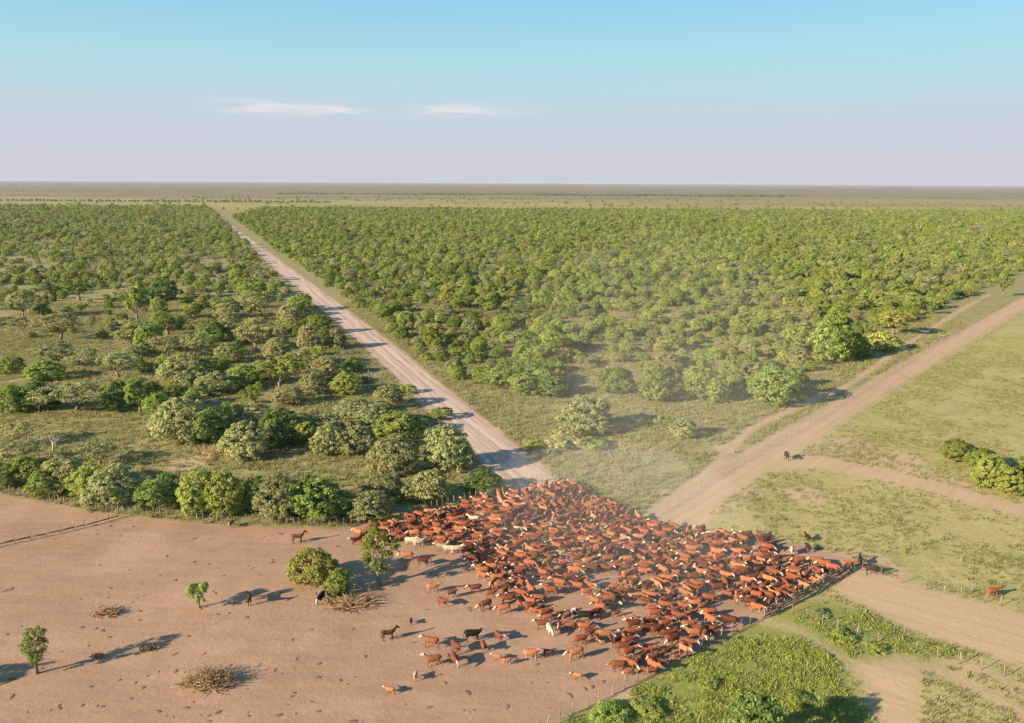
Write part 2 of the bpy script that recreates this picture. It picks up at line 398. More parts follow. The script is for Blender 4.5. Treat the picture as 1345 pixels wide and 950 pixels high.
M_DRY = leaf_material('dry_brush', (0.16, 0.105, 0.05), (0.34, 0.235, 0.115), (0.30, 0.21, 0.11))
M_BARK = plain('grey_brown_bark', (0.20, 0.155, 0.115), 0.3, 9)
M_DEAD = plain('bleached_dead_wood', (0.42, 0.36, 0.30), 0.25, 9)

def leaf_quads(C, N, size, r, out_bias=1.9, cell=None):
    """quads at points C with normals near N"""
    n = len(C)
    nn = N * out_bias + r.normal(size=(n, 3)); nn /= np.linalg.norm(nn, axis=1)[:, None]
    a = np.cross(nn, r.normal(size=(n, 3))); a /= np.linalg.norm(a, axis=1)[:, None] + 1e-9
    b = np.cross(nn, a); s = size * r.uniform(0.6, 1.35, size=(n, 1)); e = s * r.uniform(0.45, 0.8, size=(n, 1))
    V = np.stack([C - a * s, C - b * e + nn * e * 0.25, C + a * s, C + b * e + nn * e * 0.25], 1).reshape(-1, 3)
    return V, np.arange(4 * n).reshape(n, 4)

def crown_points(r, shape, n_clump, n_leaf, clump_r):
    """unit crown: x,y in -0.5..0.5, z in 0..1; clumps on lobes of an uneven dome"""
    nl = {'mound': 9, 'ragged': 6, 'dome': 7, 'umbrella': 6, 'tall': 6, 'low': 7, 'loose': 6}[shape]
    lobes = []
    for i in range(nl):
        a = TAU * i / nl + r.uniform(-0.5, 0.5); q = r.uniform(0.12, 0.30)
        if shape == 'mound':  q = r.uniform(0.20, 0.30); c = (q * math.cos(a), q * math.sin(a), r.uniform(0.18, 0.58)); s = (r.uniform(0.15, 0.24), r.uniform(0.15, 0.24), r.uniform(0.20, 0.32))
        elif shape == 'dome':   c = (q * math.cos(a), q * math.sin(a), r.uniform(0.28, 0.66)); s = (r.uniform(0.20, 0.29), r.uniform(0.20, 0.29), r.uniform(0.20, 0.34))
        elif shape == 'umbrella': c = (q * 1.1 * math.cos(a), q * 1.1 * math.sin(a), r.uniform(0.50, 0.78)); s = (r.uniform(0.2, 0.28), r.uniform(0.2, 0.28), r.uniform(0.16, 0.24))
        elif shape == 'tall': c = (q * 0.7 * math.cos(a), q * 0.7 * math.sin(a), r.uniform(0.35, 0.85)); s = (r.uniform(0.16, 0.26), r.uniform(0.16, 0.26), r.uniform(0.14, 0.26))
        elif shape == 'ragged': c = (q * 1.25 * math.cos(a) + 0.05, q * 1.25 * math.sin(a), r.uniform(0.30, 0.84)); s = (r.uniform(0.12, 0.22), r.uniform(0.12, 0.22), r.uniform(0.10, 0.20))
        elif shape == 'low':  c = (q * 1.2 * math.cos(a), q * 1.2 * math.sin(a), r.uniform(0.22, 0.55)); s = (r.uniform(0.16, 0.26), r.uniform(0.16, 0.26), r.uniform(0.22, 0.38))
        else: c = (q * 1.2 * math.cos(a), q * 1.2 * math.sin(a), r.uniform(0.45, 0.85)); s = (r.uniform(0.12, 0.2), r.uniform(0.12, 0.2), r.uniform(0.10, 0.18))
        lobes.append((np.array(c), np.array(s)))
    if shape in ('dome', 'low'): lobes.append((np.array((0, 0, 0.5)), np.array((0.30, 0.30, 0.42))))
    if shape == 'mound': lobes.append((np.array((0, 0, 0.40)), np.array((0.36, 0.36, 0.52))))
    if shape == 'umbrella': lobes.append((np.array((0, 0, 0.68)), np.array((0.27, 0.27, 0.28))))
    if shape == 'tall': lobes.append((np.array((0, 0, 0.6)), np.array((0.26, 0.26, 0.36))))
    CC, NN, TT, GG = [], [], [], []
    wts = np.array([l[1].prod() ** 0.66 for l in lobes]); wts /= wts.sum()
    k = 0; guard = 0
    while k < n_clump and guard < n_clump * 40:
        guard += 1
        c, s = lobes[r.choice(len(lobes), p=wts)]
        d = r.normal(size=3); d[2] = d[2] * 0.9 + 0.25; d /= np.linalg.norm(d)
        q = c + d * s * r.uniform(0.80, 1.04)
        if q[2] < 0.02: continue
        if any((((q - c2) / s2) ** 2).sum() < 0.62 for c2, s2 in lobes): continue
        tone = r.uniform(0, 1)
        m = int(n_leaf * r.uniform(0.6, 1.4))
        v = r.normal(size=(m, 3)); v /= np.linalg.norm(v, axis=1)[:, None]
        v[:, 2] = np.where(v[:, 2] < -0.3, -v[:, 2], v[:, 2])
        pts = q + v * clump_r * r.uniform(0.55, 1.1, size=(m, 1)) * np.array((1, 1, 0.85))
        CC.append(pts); NN.append(v * 0.6 + d); TT.append(np.clip(tone * 0.8 + r.normal(size=m) * 0.14 + 0.1, 0, 1)); k += 1
    C = np.concatenate(CC); N = np.concatenate(NN); N /= np.linalg.norm(N, axis=1)[:, None]
    keep = C[:, 2] > 0.0
    return C[keep], N[keep], np.concatenate(TT)[keep], lobes

def build_tree(seed, shape, W, H, leaf, n_clump, n_leaf, clump_r=0.085, stems=3, bare=0.0):
    """returns (trunk MB, crown V, F, tone) of a tree W wide and H tall in metres"""
    r = np.random.default_rng(seed)
    C, N, T, lobes = crown_points(r, shape, n_clump, n_leaf, clump_r)
    S = np.array((W, W, H)); C = C * S; N = N / S; N /= np.linalg.norm(N, axis=1)[:, None]
    V, F = leaf_quads(C, N, leaf, r)
    V[:, 2] = np.maximum(V[:, 2], 0.02)
    mb = MB(); rt = 0.028 * H + 0.03
    fork = np.array((r.normal() * 0.03 * W, r.normal() * 0.03 * W, H * {'dome': 0.14, 'mound': 0.08, 'ragged': 0.2, 'umbrella': 0.26, 'tall': 0.28, 'low': 0.06, 'loose': 0.3}[shape]))
    mb.loft([(0, 0, -0.1), fork * (0.5, 0.4, 0.5), fork], [rt * 1.25, rt, rt * 0.85], seg=6)
    for c, s in lobes[:max(stems, 5)]:
        e = c * S; mid = fork * 0.45 + e * 0.55 + r.normal(size=3) * 0.04 * W - np.array((0, 0, 0.05 * H))
        mb.loft([fork - (0, 0, 0.05), mid, e], [rt * 0.6, rt * 0.38, rt * 0.14], seg=5)
        for _ in range(2):
            e2 = e + r.normal(size=3) * s * S * 0.8
            mb.loft([mid, (mid + e2) / 2 + r.normal(size=3) * 0.03 * W, e2], [rt * 0.3, rt * 0.18, rt * 0.06], seg=4)
    return mb, V, F, np.repeat(T, 4)

# kinds: (shape, width, height, leaf size, clumps, leaves per clump, clump radius, material)
KINDS = {
    'round':  ('mound', 5.0, 3.6, 0.095, 300, 32, 0.058, M_OLIVE),
    'green':  ('mound', 5.2, 4.2, 0.105, 280, 32, 0.060, M_GREEN),
    'dark':   ('mound', 5.0, 4.0, 0.105, 280, 32, 0.060, M_DARKG),
    'umb':    ('umbrella', 5.0, 4.6, 0.11, 120, 32, 0.070, M_OLIVE),
    'umbg':   ('umbrella', 5.0, 4.8, 0.12, 120, 32, 0.072, M_GREEN),
    'tall':   ('ragged', 3.8, 5.2, 0.11, 120, 30, 0.075, M_GREEN),
    'bright': ('ragged', 4.2, 5.0, 0.10, 110, 30, 0.07, M_BRIGHT),
    'lime':   ('mound', 4.6, 3.8, 0.10, 280, 32, 0.060, M_BRIGHT),
    'oval':   ('tall', 3.8, 5.0, 0.09, 100, 28, 0.072, M_BRIGHT),
    'low':    ('low', 3.2, 1.6, 0.10, 90, 24, 0.085, M_GREEN),
    'lowo':   ('low', 3.0, 1.5, 0.10, 90, 24, 0.085, M_OLIVE),
    'dry':    ('loose', 3.2, 2.2, 0.09, 40, 18, 0.09, M_DRY),
}
PROTO = {}       # kind -> list of (trunk mesh, crown mesh, joined mesh, W, H)
FAR = {}
def proto_tree(kind, seed, coarse=False):
    shape, W, H, leaf, nc, nl, cr, mat = KINDS[kind]
    if coarse: leaf, nc, nl, cr = leaf * 2.2, int(nc * 0.45), int(nl * 0.36), cr * 1.15
    mb, V, F, T = build_tree(seed, shape, W, H, leaf, nc, nl, cr)
    tv = np.concatenate(mb.V); tq = np.concatenate(mb.Q); tt = np.concatenate(mb.T)
    joined = make_mesh('tree_' + kind, np.concatenate([V, tv]), [F, tq + len(V), tt + len(V)], [mat, M_BARK], False,
                       {'tone': np.concatenate([T, np.zeros(len(tv))])}, np.concatenate([np.zeros(len(F)), np.ones(len(tq) + len(tt))]))
    if coarse: return (joined, W, H)
    trunk = make_mesh('trunk', tv, [tq, tt], [M_BARK], True)
    crown = make_mesh('crown', V, F, [mat], False, {'tone': T})
    return (trunk, crown, joined, W, H)
for ki, kind in enumerate(KINDS):
    PROTO[kind] = [proto_tree(kind, 100 + ki * 10 + s) for s in range(4 if kind in ('round', 'green', 'umb', 'dark', 'tall') else 3)]
    FAR[kind] = [proto_tree(kind, 300 + ki * 10 + s, True) for s in range(3)]

# ------------------------------------------------------------------ scattering by geometry nodes (for what nobody could count)
def scatter(name, meshes, pts, idx, rot, scl, label):
    pc = bpy.data.collections.new(name + '_sources')
    for i, me in enumerate(meshes):
        o = bpy.data.objects.new('%s_source_%03d' % (name, i), me); pc.objects.link(o)
    me = bpy.data.meshes.new(name); me.vertices.add(len(pts)); me.vertices.foreach_set('co', np.asarray(pts, np.float32).ravel())
    a = me.attributes.new('pick', 'INT', 'POINT'); a.data.foreach_set('value', np.asarray(idx, np.int32))
    a = me.attributes.new('turn', 'FLOAT_VECTOR', 'POINT'); a.data.foreach_set('vector', np.asarray(rot, np.float32).ravel())
    a = me.attributes.new('size', 'FLOAT_VECTOR', 'POINT'); a.data.foreach_set('vector', np.asarray(scl, np.float32).ravel())
    o = new_obj(name, me); tag(o, label, None, None, 'stuff')
    ng = bpy.data.node_groups.new(name + '_nodes', 'GeometryNodeTree')
    ng.interface.new_socket('Geometry', in_out='INPUT', socket_type='NodeSocketGeometry')
    ng.interface.new_socket('Geometry', in_out='OUTPUT', socket_type='NodeSocketGeometry')
    n = ng.nodes; gi = n.new('NodeGroupInput'); go = n.new('NodeGroupOutput'); ip = n.new('GeometryNodeInstanceOnPoints')
    ci = n.new('GeometryNodeCollectionInfo'); ci.inputs['Collection'].default_value = pc
    ci.inputs['Separate Children'].default_value = True; ci.inputs['Reset Children'].default_value = True
    def na(nm, ty):
        x = n.new('GeometryNodeInputNamedAttribute'); x.data_type = ty; x.inputs['Name'].default_value = nm
        return next(s for s in x.outputs if s.enabled and s.name == 'Attribute')
    er = n.new('FunctionNodeEulerToRotation'); L = ng.links.new
    L(na('turn', 'FLOAT_VECTOR'), er.inputs[0]); L(er.outputs[0], ip.inputs['Rotation'])
    L(na('size', 'FLOAT_VECTOR'), ip.inputs['Scale']); L(na('pick', 'INT'), ip.inputs['Instance Index'])
    ip.inputs['Pick Instance'].default_value = True
    L(gi.outputs[0], ip.inputs['Points']); L(ci.outputs[0], ip.inputs['Instance']); L(ip.outputs[0], go.inputs[0])
    md = o.modifiers.new('scatter', 'NODES'); md.node_group = ng
    return o

# ------------------------------------------------------------------ trees that stand in known places: (u, v of foot, width, height in photo pixels, kind)
HAND = [
 # along the corral fence
 (7,643,42,35,'dark'),(35,640,40,40,'green'),(58,656,40,38,'green'),(84,650,60,50,'round'),(122,656,50,46,'green'),(150,668,66,58,'round'),(214,672,66,48,'dark'),
 (262,680,54,62,'green'),(297,682,56,62,'green'),(337,676,38,48,'dark'),(368,686,58,60,'round'),(416,688,80,62,'green'),(489,687,60,42,'round'),
 (503,662,56,38,'round'),(545,660,44,32,'round'),(566,661,58,42,'round'),(635,650,48,32,'dark'),
 # middle ground between fence and road
 (590,624,66,66,'round'),(517,629,66,54,'round'),(468,600,52,42,'round'),(432,600,46,42,'round'),(430,579,52,36,'round'),(524,577,64,36,'green'),(494,566,60,36,'round'),
 (579,552,28,18,'low'),(510,538,45,31,'round'),(537,518,20,13,'low'),(466,551,52,26,'round'),
 (240,586,70,62,'round'),(276,586,50,50,'dark'),(323,605,60,50,'round'),(368,588,50,50,'dark'),(334,565,66,36,'round'),(302,568,38,38,'green'),(400,585,40,36,'green'),
 (101,540,70,34,'umb'),(156,541,46,40,'dark'),(50,541,56,40,'dark'),(14,544,40,40,'green'),(184,544,26,42,'tall'),(207,548,38,32,'green'),(21,586,38,28,'umb'),(26,612,46,30,'umb'),(132,610,46,26,'umb'),
 (156,496,40,28,'umb'),(111,489,28,28,'umb'),(75,482,44,28,'umb'),(59,501,50,28,'green'),(14,492,32,25,'green'),(222,470,36,26,'umb'),(195,466,32,40,'green'),(174,459,36,30,'umb'),
 (243,506,62,40,'round'),(278,499,42,30,'green'),(285,520,52,30,'round'),(323,510,50,32,'green'),(368,513,50,40,'umbg'),(406,463,32,36,'round'),(413,520,36,30,'round'),(379,534,40,28,'round'),
 (334,530,24,24,'bright'),(337,461,42,38,'umb'),(306,447,26,32,'umb'),(278,451,44,30,'dark'),(30,419,28,32,'umb'),(57,418,22,18,'dark'),(80,447,50,32,'umb'),(181,423,24,46,'tall'),(222,440,40,32,'bright'),
 (382,426,36,26,'round'),(344,419,42,32,'umb'),(431,496,38,28,'round'),(393,492,32,28,'umb'),(441,460,30,26,'round'),(455,520,40,30,'green'),(300,478,36,26,'round'),(255,470,34,28,'umb'),(365,475,36,30,'round'),
 (420,440,30,26,'green'),(395,410,30,24,'green'),(300,420,34,28,'green'),(255,420,34,28,'tall'),(105,395,34,28,'bright'),(215,395,36,30,'dark'),(330,392,36,26,'green'),
 # right of the road and along the right-hand track
 (1013,535,60,54,'green'),(919,527,48,46,'green'),(940,530,34,36,'green'),(1036,512,28,30,'green'),(1051,460,40,36,'green'),(1086,477,46,56,'green'),(1121,470,42,32,'green'),(1159,462,38,26,'low'),
 (1173,440,38,28,'umbg'),(862,530,44,42,'lime'),(810,518,46,36,'lime'),(768,572,64,52,'round'),(742,590,46,26,'lowo'),(775,592,40,18,'low'),(897,577,34,28,'round'),(872,560,24,14,'low'),(690,520,46,30,'green'),(725,522,46,30,'dark'),
 (660,512,44,32,'green'),(640,505,40,26,'green'),(985,505,36,30,'round'),(960,500,34,30,'dark'),(700,590,26,12,'low'),(722,600,20,10,'lowo'),
 (1317,390,16,24,'umbg'),(1256,608,46,30,'lime'),(1288,620,40,30,'lime'),(1300,644,46,46,'lime'),(1326,651,38,36,'lime'),(1350,640,36,40,'lime'),
 (800,950,46,10,'low'),(850,940,40,9,'low'),(935,905,26,8,'low'),(1048,925,28,9,'low'),(1104,842,28,11,'low'),(1150,858,26,8,'low'),(1075,812,22,8,'lowo'),
 # in the corral
 (412,775,62,52,'lime'),(444,785,34,36,'lime'),(498,770,48,60,'oval'),(262,799,24,36,'tall'),(49,886,36,50,'oval'),
]
SPECIAL = {
 (1075,812): ('small olive weed bush behind the fence near the plank corner', 'weed_bush'),
 (1150,858): ('flat weed bush under the wire fence above the sandy patch', 'weed_bush'),
 (1104,842): ('dark weed bush beside the thin path below the wide dirt road', 'weed_bush'),
 (1048,925): ('weed bush at the edge of the long tree shadow', 'weed_bush'),
 (935,905): ('small weed bush alone in the middle of the green corner', 'weed_bush'),
 (850,940): ('dark weed bush second along the bottom edge beside the fence', 'weed_bush'),
 (800,950): ('wide dark weed bush against the corral fence at the bottom edge', 'weed_bush'),  # foot pixel -> (label, name)
 (498,770): ('upright bright green tree with bare pale trunk at the edge of the herd', 'corral_tree'),
 (412,775): ('leaning bright green bush in the corral, beside the white-faced cow', 'corral_bush'),
 (444,785): ('smaller yellowish bush between the leaning bush and the fallen branch', 'corral_bush'),
 (262,799): ('tiny green sapling standing alone on the bare corral ground', 'sapling'),
 (49,886): ('small lone tree with visible trunk near the left edge of the bare corral', 'corral_tree'),
 (1256,608): ('low green bush at the upper end of the clump by the right-hand track', 'field_bush'),
 (1288,620): ('dark green bush in the middle of the clump by the right-hand track', 'field_bush'),
 (1300,644): ('tall bright green bush at the front of the clump by the right-hand track', 'field_bush'),
 (1326,651): ('round bright green bush at the lower right end of the roadside clump', 'field_bush'),
 (1350,640): ('bush cut by the right picture edge in the roadside clump', 'field_bush'),
 (1013,535): ('big dense green tree at the corner of the scrub beside the diagonal track', 'scrub_tree'),
 (768,572): ('large pale round bush standing alone in the grassy wedge right of the road', 'scrub_bush'),
 (635,650): ('small dark green bush beside the road right behind the herd', 'scrub_bush'),
 (1317,390): ('lone small tree at the far corner where the diagonal track leaves the picture', 'scrub_tree'),
 (590,624): ('tall rounded pale olive tree beside the near end of the gravel road', 'scrub_tree'),
 (334,530): ('small bright yellow-green bush among the dull olive trees', 'scrub_bush'),
 (181,423): ('slim tall dark tree standing above its neighbours in the left clearing', 'scrub_tree'),
}
CATN = {'round': ('scrub_tree', 'rounded pale olive'), 'green': ('scrub_tree', 'dense green'), 'dark': ('scrub_tree', 'dense dark green'), 'umb': ('thorn_tree', 'flat-topped olive'), 'umbg': ('thorn_tree', 'flat-topped green'),
        'tall': ('scrub_tree', 'slim upright green'), 'bright': ('scrub_tree', 'bright green'), 'lime': ('scrub_tree', 'bushy bright green'), 'oval': ('scrub_tree', 'upright bright green'), 'low': ('low_shrub', 'low green'), 'lowo': ('low_shrub', 'low olive'), 'dry': ('dry_bush', 'dry brown')}
ORD = ['leftmost', 'second from left', 'third from left', 'fourth from left', 'fifth from left', 'sixth from left', 'seventh from left', 'eighth from left', 'ninth from left', 'tenth from left', 'eleventh from left', 'twelfth from left']

trees = []   # x, y, W, H, kind, hand
for (u, v, w, h, k) in HAND:
    x, y = G(u, v); t = depth(x, y); W = w * t / FPX
    dl = math.atan2(CAM_H, math.hypot(x, y))
    hug = k in ('lime', 'round', 'green', 'dark', 'low', 'lowo')
    H = max((h * t / FPX - (0.42 if hug else 0.25) * W * math.sin(dl)) / math.cos(dl), (0.3 if k in ('low', 'lowo') else 0.42) * W)
    sh = (0.30 if hug else 0.04) * W
    n = math.hypot(x, y); x += x / n * sh; y += y / n * sh
    grow = 1.16 if hug else 1.28
    trees.append([x, y, W * grow, H * (1.14 if hug else 1.2), k, (u, v)])

# the woods: jittered grid thinned by clearings
wood_right = GL([(292, 288), (385, 343), (472, 408), (548, 466), (606, 505), (655, 516), (745, 512), (762, 486), (838, 478), (850, 515), (905, 528), (1010, 530), (1060, 510), (1125, 462), (1200, 425), (1290, 380), (1345, 358), (1600, 300), (1900, 276)])
wood_right = np.vstack([wood_right, [[1600, 1420], [-430, 1420]]])
def vnoise(x, y, s, seed=0):
    x = np.asarray(x) * s; y = np.asarray(y) * s; xi = np.floor(x).astype(int); yi = np.floor(y).astype(int); fx = x - xi; fy = y - yi
    def h(a, b): return (np.sin(a * 127.1 + b * 311.7 + seed * 74.7) * 43758.5453) % 1.0
    fx = fx * fx * (3 - 2 * fx); fy = fy * fy * (3 - 2 * fy)
    return (h(xi, yi) * (1 - fx) + h(xi + 1, yi) * fx) * (1 - fy) + (h(xi, yi + 1) * (1 - fx) + h(xi + 1, yi + 1) * fx) * fy
sp = 4.5
cx, cy = np.meshgrid(np.arange(-1150, 1150, sp), np.arange(120, 1450, sp))
cx = (cx + rng.uniform(-0.48, 0.48, cx.shape) * sp).ravel(); cy = (cy + rng.uniform(-0.48, 0.48, cy.shape) * sp).ravel()
ok = np.abs(cx) < cy * 0.70 + 14
cx, cy = cx[ok], cy[ok]; PP = np.stack([cx, cy], 1)
d_road = sd_line(PP, road_line, 0); d_track = sd_line(PP, track_a, 0)
in_right = sd_poly(PP, wood_right); latr, lonr = lat_lon(PP, road_line[0], road_line[3])
far_edge = 1250 + 170 * vnoise(cx, cy, 0.006, 3) + 60 * vnoise(cx, cy, 0.03, 5)
left = (latr < -8.5) & ((cy > 228) | ((cy > 146) & (latr > -62)))
pr = 0.60 + 0.75 * (vnoise(cx, cy, 0.022, 1) - 0.35)
left_open = np.clip((cy - 300) / 350, 0, 1) * 0.5 + 0.5 * np.clip((latr + 120) / 100, 0, 1)
pl = np.clip(0.20 + 0.75 * left_open + 0.85 * (vnoise(cx, cy, 0.02, 2) - 0.5), 0.10, 0.95)
pl = np.where(cy < 228, 0.42, pl)
prob = np.where((in_right > 0) & (latr > 7.5), np.clip(pr + 0.20, 0.25, 0.95), np.where(left, pl * 0.9, 0))
prob = prob * np.clip(1.02 - np.clip((cy - far_edge + 240) / 420, 0, 1) ** 1.5, 0.02, 1)
sel = rng.uniform(size=len(cx)) < prob
cx, cy, in_right = cx[sel], cy[sel], in_right[sel] > 0
HX = np.array([t[:2] for t in trees]); HW = np.array([t[2] for t in trees])
kinds_r = ['green', 'umbg', 'low', 'umb', 'dark', 'tall', 'lowo', 'round', 'lime', 'dry']
pk_r = [0.29, 0.05, 0.20, 0.03, 0.04, 0.04, 0.11, 0.10, 0.09, 0.05]
pk_l = [0.24, 0.08, 0.08, 0.14, 0.06, 0.05, 0.07, 0.18, 0.09, 0.01]
kr = rng.choice(len(kinds_r), len(cx), p=pk_r); kl = rng.choice(len(kinds_r), len(cx), p=pk_l)
kk = np.where(in_right, kr, kl)
for x, y, k in zip(cx, cy, kk):
    if y < 420:
        dd = np.hypot(HX[:, 0] - x, HX[:, 1] - y)
        if (dd < HW * 0.5 + 1.6).any(): continue
    kind = kinds_r[k]; W0, H0 = KINDS[kind][1], KINDS[kind][2]; s = float(np.clip(rng.lognormal(-0.30, 0.30), 0.40, 1.5))
    trees.append([x, y, W0 * s * rng.uniform(0.85, 1.2), H0 * s * rng.uniform(0.75, 1.12), kind, None])

for k in range(5):
    x0, y0 = -1400 + 500 * k + rng.uniform(-200, 200), rng.uniform(1700, 3400); ln = rng.uniform(300, 900); sl = rng.uniform(-0.12, 0.12)
    for q in np.arange(0, ln, 7.0): trees.append([x0 + q, y0 + sl * q + rng.normal() * 5, rng.uniform(5, 8), rng.uniform(3.5, 6), 'dark', None])
for q in range(1500):
    y = 1300 + 2600 * rng.uniform() ** 1.4; x = rng.uniform(-0.75, 0.75) * y
    if vnoise(x, y, 0.004, 77) > 0.45: trees.append([x, y, rng.uniform(4, 8), rng.uniform(3, 5), 'green', None])
# single trees: those placed by hand and the ones that show largest; the rest is one mass
def shown(t):
    u, v = project(t[0], t[1])
    inside = -10 < u < 1355 and v < 960
    return (t[2] + t[3]) / depth(t[0], t[1]) if inside else 0
order = sorted(range(len(trees)), key=lambda i: (-1 if trees[i][5] else 0, -shown(trees[i])))
single = [trees[i] for i in order[:298]]; mass = [trees[i] for i in order[298:]]

def plant(t, label, name, cat, group=None):
    x, y, W, H, kind, hand = t
    tr, cr, jn, W0, H0 = PROTO[kind][random.randrange(len(PROTO[kind]))]
    e = new_obj(name, None, None, (x, y, ground_z(x, y) - 0.02), (0, 0, random.uniform(0, TAU)), (W / W0, W / W0, H / H0))
    e.empty_display_size = 0.3
    tag(e, label, cat, group)
    new_obj('trunk', tr, e); new_obj('crown', cr, e)
    return e
def zone(t):
    u, v = project(t[0], t[1])
    if t[5] is not None: u, v = t[5]
    lat = lat_lon(np.array([[t[0], t[1]]]), road_line[0], road_line[3])[0][0]
    if lat < 0:
        if v > 636: return 'row_fence', 'along the corral fence'
        if v > 572: return 'row_2', 'in the second tree belt behind the fence'
        if v > 530: return 'row_3', 'in the third tree belt behind the fence'
        if v > 484: return 'row_4', 'in the middle scrub left of the road'
        if v > 440: return 'row_5', 'by the grassy clearing left of the road'
        return 'row_6', 'in the farther scrub left of the road'
    if v > 540: return 'gore', 'in the grassy wedge before the right-hand scrub'
    if sd_line(np.array([[t[0], t[1]]]), track_a, 26)[0] > 0: return 'edge_track', 'at the scrub edge along the diagonal track'
    if lat < 26: return 'edge_road', 'at the scrub edge right of the road'
    if v > 470: return 'front', 'at the near front of the right-hand scrub'
    w = 'near the gravel road' if u < 600 else 'straight above the herd' if u < 820 else 'towards the diagonal track'
    return 'deep' + w + str(v > 455), 'in the %s right-hand scrub %s' % ('nearer' if v > 455 else 'farther', w)
buckets = {}
for t in single:
    if t[5] in SPECIAL:
        lb, nm = SPECIAL[t[5]]; plant(t, lb, nm, 'bush' if 'bush' in nm else 'tree'); continue
    z, ph = zone(t); buckets.setdefault((z, t[4], ph), []).append(t)
for (z, kind, ph), lst in buckets.items():
    nm, adj = CATN[kind]; cat = {'scrub_tree': 'tree', 'thorn_tree': 'tree', 'low_shrub': 'shrub', 'dry_bush': 'bush'}[nm]
    lst.sort(key=lambda t: project(t[0], t[1])[0])
    for i, t in enumerate(lst):
        kindword = {'tree': 'tree', 'shrub': 'shrub', 'bush': 'bush'}[cat]
        if len(lst) == 1: lb = 'the one %s %s %s' % (adj, kindword, ph)
        elif i < len(ORD) and len(lst) <= len(ORD): lb = '%s %s %s, %s' % (adj, kindword, ph, ORD[i])
        else: lb = '%s %s %s' % (adj, kindword, ph)
        plant(t, lb, nm, cat, 'single %ss %s' % (adj + ' ' + kindword, ph) if len(lst) > 1 else None)
# the mass of the woods
msh, base_i = [], {}
for kind in KINDS:
    base_i[kind] = (len(msh), len(PROTO[kind]), len(msh) + len(PROTO[kind]), len(FAR[kind]))
    msh += [p[2] for p in PROTO[kind]] + [f[0] for f in FAR[kind]]
pts, idx, rot, scl = [], [], [], []
for x, y, W, H, kind, _ in mass:
    a, na_, b, nb = base_i[kind]
    idx.append(a + random.randrange(na_) if y < 420 else b + random.randrange(nb))
    pts.append((x, y, ground_z(x, y) - 0.02)); rot.append((0, 0, random.uniform(0, TAU))); scl.append((W / KINDS[kind][1], W / KINDS[kind][1], H / KINDS[kind][2]))
scatter('woodland', msh, pts, idx, rot, scl, 'mass of olive and green thorn scrub stretching away to the pale fields')

# trees outside the frame whose shadows fall into it
for (u, v, W, H, kind, lb) in [(995, 990, 5.4, 5.6, 'dark', 'dark leafy tree cut by the bottom picture edge beside its long shadow'), (-190, 935, 5.0, 5.5, 'green', 'tree beyond the left picture edge that shades the corral corner')]:
    x, y = G(u, v); plant([x, y, W, H, kind, None], lb, 'roadside_tree', 'tree')

# ------------------------------------------------------------------ grass, weeds
def tuft(seed, n, h, spread, w, mat, lean=0.35):
    r = np.random.default_rng(seed); V = []; T = []
    for i in range(n):
        a = r.uniform(0, TAU); q = spread * math.sqrt(r.uniform()); b = np.array((q * math.cos(a), q * math.sin(a), 0))
        d = np.array((math.cos(a), math.sin(a), 0)) * lean * r.uniform(0.2, 1.3) + r.normal(size=3) * 0.12; hh = h * r.uniform(0.5, 1.15)
        s = np.array((-math.sin(a + r.normal()), math.cos(a + r.normal()), 0)) * w
        V += [b - s, b + s, b + d * hh * 0.6 + (0, 0, hh * 0.7) + s * 0.7, b + d * hh * 1.2 + (0, 0, hh)]
        T += [(4 * i, 4 * i + 1, 4 * i + 2), (4 * i, 4 * i + 2, 4 * i + 3)]
    return make_mesh('tuft', np.array(V), np.array(T), [mat], False, {'tone': np.repeat(r.uniform(0, 1, n), 4)})
def leafy(seed, W, H, leaf, n, mat):
    r = np.random.default_rng(seed); d = r.normal(size=(n, 3)); d[:, 2] = np.abs(d[:, 2]); d /= np.linalg.norm(d, axis=1)[:, None]
    C = d * np.array((W / 2, W / 2, H)) * r.uniform(0.45, 1.0, (n, 1)); V, F = leaf_quads(C, d, leaf, r, 0.7); V[:, 2] = np.maximum(V[:, 2], 0.01)
    return make_mesh('weed', V, F, [mat], False, {'tone': np.repeat(r.uniform(0, 1, n), 4)})
M_GRASS = leaf_material('dry_green_grass', (0.206, 0.213, 0.085), (0.380, 0.347, 0.169), (0.413, 0.338, 0.188))
M_GRASSG = leaf_material('fresh_grass', (0.198, 0.235, 0.078), (0.376, 0.370, 0.146), (0.414, 0.360, 0.176))
M_WEED = leaf_material('lush_weeds', (0.182, 0.282, 0.056), (0.473, 0.512, 0.124), (0.582, 0.512, 0.166))
tufts_dry = [tuft(s, 16, 0.42, 0.30, 0.028, M_GRASS) for s in range(4)] + [tuft(10 + s, 14, 0.30, 0.28, 0.03, M_GRASSG) for s in range(3)]
tufts_short = [tuft(20 + s, 16, 0.22, 0.34, 0.03, M_GRASSG) for s in range(4)] + [tuft(30 + s, 14, 0.20, 0.3, 0.03, M_GRASS) for s in range(3)]
weeds = [leafy(40 + s, 0.7, 0.28, 0.07, 90, M_WEED) for s in range(2)] + [tuft(60 + s, 34, 0.26, 0.5, 0.03, M_WEED) for s in range(9)] + [tuft(70 + s, 28, 0.26, 0.45, 0.03, M_GRASSG) for s in range(8)]

